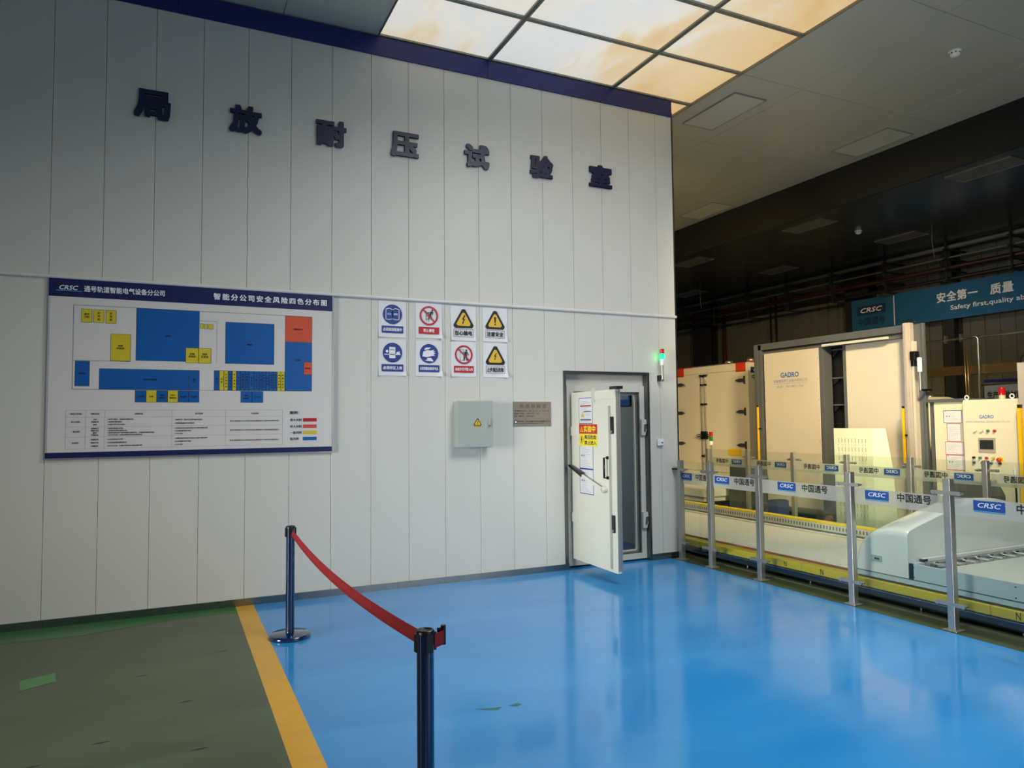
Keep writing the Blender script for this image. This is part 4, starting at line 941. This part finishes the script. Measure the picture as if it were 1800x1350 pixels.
for y0, y1 in ((KY0+.065, KY0+.33), (KY1-.33, KY1-.02)):
    b = MB(); b.box(KX-.006, KX, y0, y1, KZ1-.17, KZ1+.005, orange_m)
    for k in range(6):
        yy = y0+.02+(y1-y0-.04)*k/5; b.box(KX-.009, KX-.006, yy-.008, yy+.008, KZ1-.165, KZ1-.155, ink); b.box(KX-.009, KX-.006, yy-.008, yy+.008, KZ1-.02, KZ1-.01, ink)
    b.build('corner_plate', cn, cn)
b = MB(); b.box(KX, KX+3.0, KY0, KY0+.02, KZ1, KZ1+.02, orange_m); b.box(KX+.3, KX+1.2, KY0+.02, KY0+.5, KZ1, KZ1+.03, mat('roof_red_plate', '#a8161c', .5)); b.box(KX, KX+.05, KY1-.6, KY1, KZ1, KZ1+.02, board_r); b.build('roof_edge_plates', cn, cn)
b = MB(); yy = KY0+.5
while yy < KY1-.1: b.cyl((KX+.02, yy, KZ1), (KX+.02, yy, KZ1+.022), .018, hinge_m, 8); yy += .06
b.build('roof_studs', cn, cn)['kind'] = 'stuff'
for yy in (4.12, 4.75):
    b = MB(); b.lathe((KX+.5, yy, KZ1), [(.07, 0), (.07, .05), (.085, .055), (.085, .10), (.06, .12), (0, .12)], steel, 18); b.build('roof_vent', cn, cn)
b = MB(); KS = Face((KX+.06, KY0, 0), X, Z); b.rect(KS, .0, 2.50, .55, 2.61, banner_d, .002); b.text(KS, 'CRSC', .08, 2.525, .47, 2.59, white_i, .003, .014, .25); b.text(KS, '中国通号', .03, 2.36, .56, 2.47, ink, .003, .02)
b.rect(KF, KY1-5.69, 2.31-KZ0, KY1-5.55, 2.312-KZ0, ink, .002); b.text(KF, 'TYPE', KY1-5.70, 2.32-KZ0, KY1-5.55, 2.355-KZ0, grey_ink, .005, .02); b.build('container_print', cn, cn)
b = MB(); b.box(KX-.008, KX, 3.92, 4.28, .90, 1.02, yel_g); b.build('yellow_plate', cn, cn)
cg = thing('low_carriage', 'white low carriage under the cream container on the hall floor', 'carriage', (10.5, 4.6, 0))
b = MB(); b.box(8.5, 12.9, 3.1, 5.9, .10, .28, mach_g); b.build('chassis', cg, cg, bevel=.01)
b = MB(); b.box(8.2, 12.9, 2.90, 5.9, .28, .42, deck_m); b.build('top_plate', cg, cg, bevel=.008)
b = MB(); b.box(8.23, 8.25, 2.93, 5.9, .20, .28, deck_m); b.box(8.25, 9.9, 2.93, 2.95, .20, .28, deck_m); b.build('apron', cg, cg)
b = MB(); b.box(KX+.1, KX+2.9, KY0+.1, KY1-.1, .42, KZ0, under_m); b.build('support_frame', cg, cg)
for x in (9.2, 10.6, 12.0):
    b = MB(); b.cyl((x, 2.98, .10), (x, 3.09, .10), .10, void_m, 18); b.build('wheel', cg, cg)
def cover(lb, x, y, poly, h):
    t = thing('dark_hood', lb, 'machine hood', (x, y, 0))
    F = Face((x, y, 0), -Y, Z)
    b = MB(); b.prism(F, poly, -.35, 0, mat('dark_hood_grey', '#4a4b46', .3)); b.build('shell', t, t, bevel=.02)
    b = MB(); b.prism(F, [(.02, .06), (.28, .06), (.31, h*.45), (.02, h*.45)], 0, .012, rubber); b.build('cover_panel', t, t)
cover('dark grey machine hood between the container carriage and the sliding door', 8.6, 2.73, [(0, 0), (.36, 0), (.50, .34), (.57, .55), (.52, .74), (.42, .92), (.04, .92)], .9)
cover('dark grey machine hood in front of the papered cabinet', 8.3, -1.30, [(0, 0), (.44, 0), (.46, .70), (.37, .87), (0, .87)], .87)
tw = thing('signal_tower', 'small red and green signal tower in front of the container doors', 'signal lamp', (8.3, 2.80, 0))
b = MB(); b.cyl((8.3, 2.80, .0), (8.3, 2.80, 1.17), .012, steel, 10); b.build('pole', tw, tw)
for z0, z1, m, nm in ((1.17, 1.24, white_i, 'lamp_base'), (1.24, 1.315, grn_off, 'green_lens'), (1.315, 1.395, red_lens, 'red_lens')):
    b = MB(); b.cyl((8.3, 2.80, z0), (8.3, 2.80, z1-.003), .03, m, 16); b.build(nm, tw, tw)
b = MB(); b.cyl((8.3, 2.80, 0), (8.3, 2.80, .015), .06, steel, 16); b.build('foot', tw, tw)

# ------------------------------------------------------------------ sliding door machine
MX = 9.2
gm = thing('sliding_door_frame', 'grey steel portal frame holding two cream sliding doors', 'machine frame', (MX, 1.2, 0))
b = MB(); b.box(MX-.02, MX+.30, 2.50, 2.575, 0, 2.88, mach_g); b.box(MX-.03, MX-.02, 2.575, 2.66, 0, 2.89, mach_g); b.box(MX-.02, MX+.05, 2.575, 2.66, 0, 2.88, mach_g); b.build('left_post', gm, gm, bevel=.004)
b = MB(); b.box(MX-.02, MX+.30, -.25, 2.66, 2.785, 2.89, mach_g); b.build('top_beam', gm, gm, bevel=.004)
b = MB(); b.box(MX+.03, MX+.30, -.22, 2.50, 2.715, 2.78, mach_g); b.build('door_track', gm, gm, bevel=.003)
b = MB(); b.box(MX-.04, MX+.0, .06, 1.2, 2.72, 2.755, vent_m); b.build('track_cover', gm, gm)
b = MB(); b.box(MX-.10, MX-.02, -.335, -.225, 0, 2.90, mach_l); b.box(MX-.12, MX-.10, -.30, -.26, 0, 2.90, mach_l); b.build('light_column', gm, gm, bevel=.006)
b = MB(); b.box(MX-.02, MX+.01, -.485, -.22, 0, 2.88, mach_g); b.box(MX-.04, MX-.02, -.485, -.45, 0, 2.88, mach_g); b.build('grey_column', gm, gm, bevel=.004)
b = MB(); b.box(MX-.10, MX-.02, -.38, -.345, 0, 2.38, mach_p); b.box(MX-.10, MX-.03, -.38, -.345, 2.46, 2.64, mach_p); b.build('cable_duct', gm, gm)
b = MB(); b.box(MX-.13, MX-.03, -.41, -.34, 2.38, 2.50, black_p); b.box(MX-.12, MX-.04, -.39, -.345, 2.30, 2.38, black_p); b.build('limit_switch', gm, gm, bevel=.004)
b = MB(); b.tube([(MX-.06, -.24, 2.90), (MX-.06, -.26, 2.93), (MX-.06, -.31, 2.945), (MX-.06, -.37, 2.93), (MX-.06, -.40, 2.88)], .008, black_p, 6); b.build('cable_loop', gm, gm)
for y0, z0, z1 in ((2.605, .1, 1.81), (-.185, .98, 1.73)):
    b = MB(); xq = MX-.10 if y0 < 0 else MX-.03; b.box(xq-.02, xq, y0-.03, y0+.0, z0, z1, yel_g); b.box(xq-.02, xq, y0-.028, y0-.002, z1, z1+.03, black_p); b.box(xq-.018, xq, y0-.08, y0-.03, z1-.38, z1-.36, black_p); b.build('light_curtain', gm, gm)
b = MB(); b.box(MX+.16, MX+.24, .93, .98, 0, 2.715, mach_g); b.build('middle_post', gm, gm)
b = MB()
for z in (2.68, 2.24, 1.82, 1.40, .97, .55): b.box(MX+.16, MX+.24, .98, 1.19, z-.02, z, mach_g); b.prism(Face((MX+.20, 1.19, z-.02), Y*-1, Z), [(0, 0), (.12, 0), (0, -.10)], -.01, .01, pipe_k)
b.build('ladder_brackets', gm, gm)
b = MB(); b.box(MX+.26, MX+.29, -.2, 2.5, .0, 2.715, pipe_k); b.build('dark_backing', gm, gm)
b = MB(); b.box(MX, MX+.15, 1.30, 2.455, .10, 2.715, mach_p); s1_ = b.build('sliding_door', gm, gm, bevel=.004); s1_['label'] = 'cream sliding door with blue lettering'
b = MB(); b.box(MX+.005, MX+.20, 1.22, 1.298, .10, 2.715, mach_g); b.build('edge_channel', s1_, gm, bevel=.004)
b = MB()
for yy in (1.32, 2.44):
    for k in range(8): b.cyl((MX-.003, yy, .25+k*.33), (MX+.001, yy, .25+k*.33), .006, hinge_m, 8)
b.build('rivets', s1_, gm)
GF = Face((MX, 2.455, 0), -Y, Z); b = MB()
b.text(GF, 'GADRO', .365, 2.285, .752, 2.370, logo_bl, .0016, .022); b.text(GF, '安徽嘉德罗工业技术有限公司', .21, 2.205, .92, 2.255, logo_gb, .0016, .01)
b.text(GF, 'ANHUI GADRO INDUSTRIAL TECHNOLOGY CO.,LTD.', .21, 2.175, .92, 2.192, logo_gb, .0016, .01); b.text(GF, '电话：400-889-1756', .28, 2.115, .84, 2.158, logo_gb, .0016, .01); b.build('door_lettering', s1_, gm)
b = MB(); b.box(MX+.11, MX+.24, -.2, .93, .10, 2.715, mach_p); s2_ = b.build('sliding_door', gm, gm, bevel=.004); s2_['label'] = 'plain cream sliding door'
b = MB(); b.box(MX+.10, MX+.11, .88, .93, .10, 2.715, mach_g); b.build('edge_channel', s2_, gm)
# buffer unit on the floor in front of the doors
bf = thing('floor_motor_unit', 'small brown motor unit low beside the sliding door', 'motor', (8.95, .88, 0))
b = MB(); b.box(8.85, 9.05, .80, .95, 0, .04, mach_g); b.build('base_plate', bf, bf)
b = MB(); b.box(8.87, 9.03, .82, .93, .04, .30, mat('motor_brown', '#6a5138', .4, .3)); b.cyl((8.87, .87, .12), (8.80, .87, .12), .045, mat('motor_orange', '#c88a3a', .4), 16); b.build('housing', bf, bf, bevel=.01)
bl_ = tag(MB().box(8.7, 8.95, 1.75, 1.95, 0, .30, mat('blue_bin', '#2f4478', .4)).box(8.72, 8.93, 1.77, 1.93, .30, .31, black_p).build('storage_bin', bevel=.01), 'small dark blue bin on the floor below the lettered door', 'bin')
lr = thing('low_guide_beam', 'long low grey beam on the floor in front of the sliding doors', 'guide beam', (9.02, 1.3, 0))
b = MB(); b.box(8.98, 9.06, -.2, 2.6, .12, .20, mach_g); b.build('rail', lr, lr, bevel=.006)
for yy in (-.1, 1.2, 2.5): b = MB(); b.box(8.98, 9.06, yy-.03, yy+.03, 0, .12, mach_g); b.build('foot', lr, lr)
# pale perforated plate leaning
pl = thing('slotted_plate', 'pale green slotted plate folded at one side, standing behind barrier', 'metal plate', (8.3, 0, 0))
PXF = 8.3
b = MB(); b.box(PXF, PXF+.012, -.325, .282, 0, 1.465, perf_m); b.build('front_sheet', pl, pl)
b = MB(); F = Face((PXF, -.325, 0), Vector((.25, -1, 0)), Z); b.prism(F, [(0, 0), (.30, 0), (.24, .98), (.17, 1.465), (0, 1.465)], -.012, 0, perf_m); b.build('side_sheet', pl, pl)
b = MB(); F = Face((PXF, .282, 0), -Y, Z)
sd = mat('slot_shadow', '#4c5040', .8)
for z in (1.30, 1.18, 1.06, .55, .43, .31):
    for k in range(9):
        b.rect(F, .075+k*.053, z-.030, .081+k*.053, z+.028, sd, .0012)
        b.rect(F, .075+k*.053, z-.064, .081+k*.053, z-.054, sd, .0012)
b.build('slots', pl, pl)

# cabinets
pc = thing('document_cabinet', 'tall cream cabinet with framed sheets, left of the control cabinet', 'cabinet', (9.12, -.84, 0))
b = MB(); b.box(9.14, 9.5, -1.068, -.61, 0, 1.80, cab_m); b.build('body', pc, pc, bevel=.006)
b = MB(); b.box(9.12, 9.14, -1.065, -.62, .05, 1.77, cab_m); b.build('door', pc, pc, bevel=.005)
b = MB(); b.box(9.10, 9.52, -1.07, -.54, 1.80, 1.84, mach_g); b.box(9.16, 9.5, -.60, -.54, 0, 1.80, mach_g); b.build('top_frame', pc, pc)
CFp = Face((9.12, -.62, 0), -Y, Z)
sheet(pc, CFp, .13, 1.525, .375, 1.69, navy, 'framed_sheet', 2)
sheet(pc, CFp, .17, 1.29, .355, 1.52, sign_r, 'framed_sheet', 0)
sheet(pc, CFp, .14, 1.12, .385, 1.285, sign_r, 'framed_sheet', 0)
sheet(pc, CFp, .145, .92, .39, 1.115, sign_r, 'framed_sheet', 2)
cc = thing('control_cabinet', 'cream control cabinet with screen, push buttons and red beacon on top', 'control cabinet', (9.0, -1.4, 0))
b = MB(); b.box(9.02, 9.45, -1.745, -1.075, 0, 1.815, cab_m); b.build('body', cc, cc, bevel=.006)
b = MB(); b.box(9.0, 9.02, -1.715, -1.08, .05, 1.80, cab_m); b.build('door', cc, cc, bevel=.006)
CF = Face((9.0, -1.08, 0), -Y, Z)
b = MB(); b.text(CF, 'GADRO', .205, 1.580, .375, 1.625, logo_bl, .0016, .02); b.text(CF, 'GADRO INDUSTRIAL TECHNOLOGY CO.,LTD.', .03, 1.530, .565, 1.552, logo_gb, .0016, .01); b.build('door_lettering', cc, cc)
b = MB(); b.fbox(CF, .185, 1.17, .385, 1.345, 0, .012, mat('screen_bezel', '#a8a18e', .4)); b.fbox(CF, .203, 1.205, .367, 1.318, .012, .014, screen_m); b.build('touch_screen', cc, cc)
def button(a, z, m, nm='push_button', r=.014):
    b = MB(); b.cyl(CF.p(a, z, 0), CF.p(a, z, .006), r*1.25, steel, 14); b.cyl(CF.p(a, z, .006), CF.p(a, z, .030), r, m, 14); b.build(nm, cc, cc)
for k, m in enumerate((btn_w, btn_w, btn_g, btn_r)): button(.155+.077*k, 1.432, m, 'indicator_lamp')
for k, m in enumerate((ink, btn_g, btn_r, btn_y)): button(.125+.077*k, 1.10, m)
for k, m in enumerate((btn_b, ink, btn_b, ink)): button(.125+.103*k, 1.04, m)
b = MB(); b.cyl(CF.p(.435, 1.085, 0), CF.p(.435, 1.085, .006), .036, yel_g, 22); b.cyl(CF.p(.435, 1.085, .006), CF.p(.435, 1.085, .03), .014, btn_r, 14); b.lathe(CF.p(.435, 1.085, .03), [(.024, 0), (.026, .012), (.018, .02), (0, .02)], mat('mushroom_red', '#d03a1c', .35), 18, CF.n); b.build('emergency_stop', cc, cc)
b = MB(); b.cyl(CF.p(.60, .85, .01), CF.p(.60, .98, .01), .018, white_i, 12); b.cyl(CF.p(.605, .55, .01), CF.p(.60, .85, .01), .010, black_p, 10); b.build('door_cable', cc, cc)
for yy in (-1.12, -1.66):
    b = MB(); rr = .024; n = 14; b.tube([(9.03, yy+rr*math.cos(2*PI*i/n), 1.845+rr*math.sin(2*PI*i/n)) for i in range(n+1)], .008, white_i, 8); b.build('lifting_eye', cc, cc)
bc = thing('warning_beacon', 'red warning beacon on top of the control cabinet', 'beacon', (9.06, -1.53, 1.818))
b = MB(); b.cyl((9.06, -1.53, 1.818), (9.06, -1.53, 1.86), .036, mat('beacon_base', '#d6c9a2', .4), 20); b.build('base', bc, bc)
b = MB(); b.lathe((9.06, -1.53, 1.86), [(.037, 0), (.037, .085), (.033, .095), (0, .096)], red_lens, 20); b.build('lens', bc, bc)
rp = thing('right_column', 'pinkish column with yellow light curtain right of the control cabinet', 'column', (9.0, -1.82, 0))
b = MB(); b.box(8.95, 9.02, -1.90, -1.775, 0, 2.23, mach_l); b.build('light_column', rp, rp, bevel=.004)
b = MB(); b.box(9.02, 9.06, -2.0, -1.77, 0, 2.20, mach_g); b.build('grey_column', rp, rp)
b = MB(); b.box(8.90, 8.95, -1.82, -1.78, .3, 1.70, yel_g); b.box(8.90, 8.95, -1.815, -1.785, 1.70, 1.74, black_p); b.build('light_curtain', rp, rp)
b = MB(); b.tube([(8.98, -1.80, 2.23), (8.98, -1.81, 2.29), (8.98, -1.86, 2.33), (8.98, -1.92, 2.33)], .009, black_p, 6); b.build('cable_loop', rp, rp)
# white stack light on the column
wl = thing('white_stack_light', 'unlit white stack light on a stalk beside the light column', 'signal lamp', (9.0, -.53, 1.95))
b = MB(); b.cyl((9.0, -.53, 1.96), (9.0, -.53, 2.21), .011, steel, 10); b.build('pole', wl, wl)
b = MB(); b.lathe((9.0, -.53, 2.21), [(.026, 0), (.03, .01), (.03, .055), (.026, .06), (.03, .065), (.03, .115), (.026, .12), (.03, .125), (.03, .18), (.022, .19), (0, .19)], white_i, 18); b.build('lens_stack', wl, wl)
b = MB(); b.box(9.0, 9.2, -.55, -.51, 1.95, 1.98, black_p); b.build('bracket', wl, wl)
# gantry rails behind the cabinets
GX = 11.0
gr = thing('overhead_gantry', 'bronze beam and tubes of a gantry behind the cabinets', 'gantry', (GX, 0, 0))
b = MB(); b.tube([(GX, 1.2, 2.80), (GX, -2.5, 2.83)], .018, chrome_m, 8); b.build('upper_tube', gr, gr)
b = MB(); b.box(GX, GX+.20, -3.2, 1.2, 2.36, 2.39, bronze_m); b.box(GX, GX+.02, -3.2, 1.2, 2.27, 2.36, bronze_m); b.box(GX, GX+.20, -3.2, 1.2, 2.25, 2.27, bronze_m); b.build('beam', gr, gr)
for yy in (.115, .075): b = MB(); b.tube([(GX-.03, yy, 1.2), (GX-.03, yy, 2.0), (GX-.03, yy+.01, 2.80)], .011, bronze_m, 6); b.build('hose', gr, gr)
b = MB(); b.tube([(GX-.05, -.0, 2.82), (GX-.05, -.08, 2.815), (GX-.05, -.10, 2.78), (GX-.05, -.10, 1.2)], .016, chrome_m, 8); b.build('down_tube', gr, gr)
b = MB(); b.tube([(GX, -.1, 2.08), (GX, -2.5, 2.13)], .016, bronze_m, 8); b.build('lower_tube', gr, gr)
for yy in (.42, .18): b = MB(); b.box(GX-.03, GX+.03, yy-.012, yy+.012, 2.76, 2.88, chrome_m); b.build('tube_clip', gr, gr)
for yy in (1.1, -3.0): b = MB(); b.box(GX+.02, GX+.12, yy-.05, yy+.05, 0, 2.85, mach_g); b.build('leg', gr, gr)
tn = thing('cream_tank', 'cream rounded tank top showing above the papered cabinet', 'tank', (10.6, .55, 0))
b = MB(); b.lathe((10.6, .45, 0), [(0, 0), (.45, 0), (.45, 1.78), (.40, 1.86), (.25, 1.91), (0, 1.92)], cab_m, 32); b.build('shell', tn, tn)
b = MB(); b.lathe((10.6, .45, 1.915), [(.05, 0), (.05, .03), (0, .03)], steel, 16); b.build('lid', tn, tn)
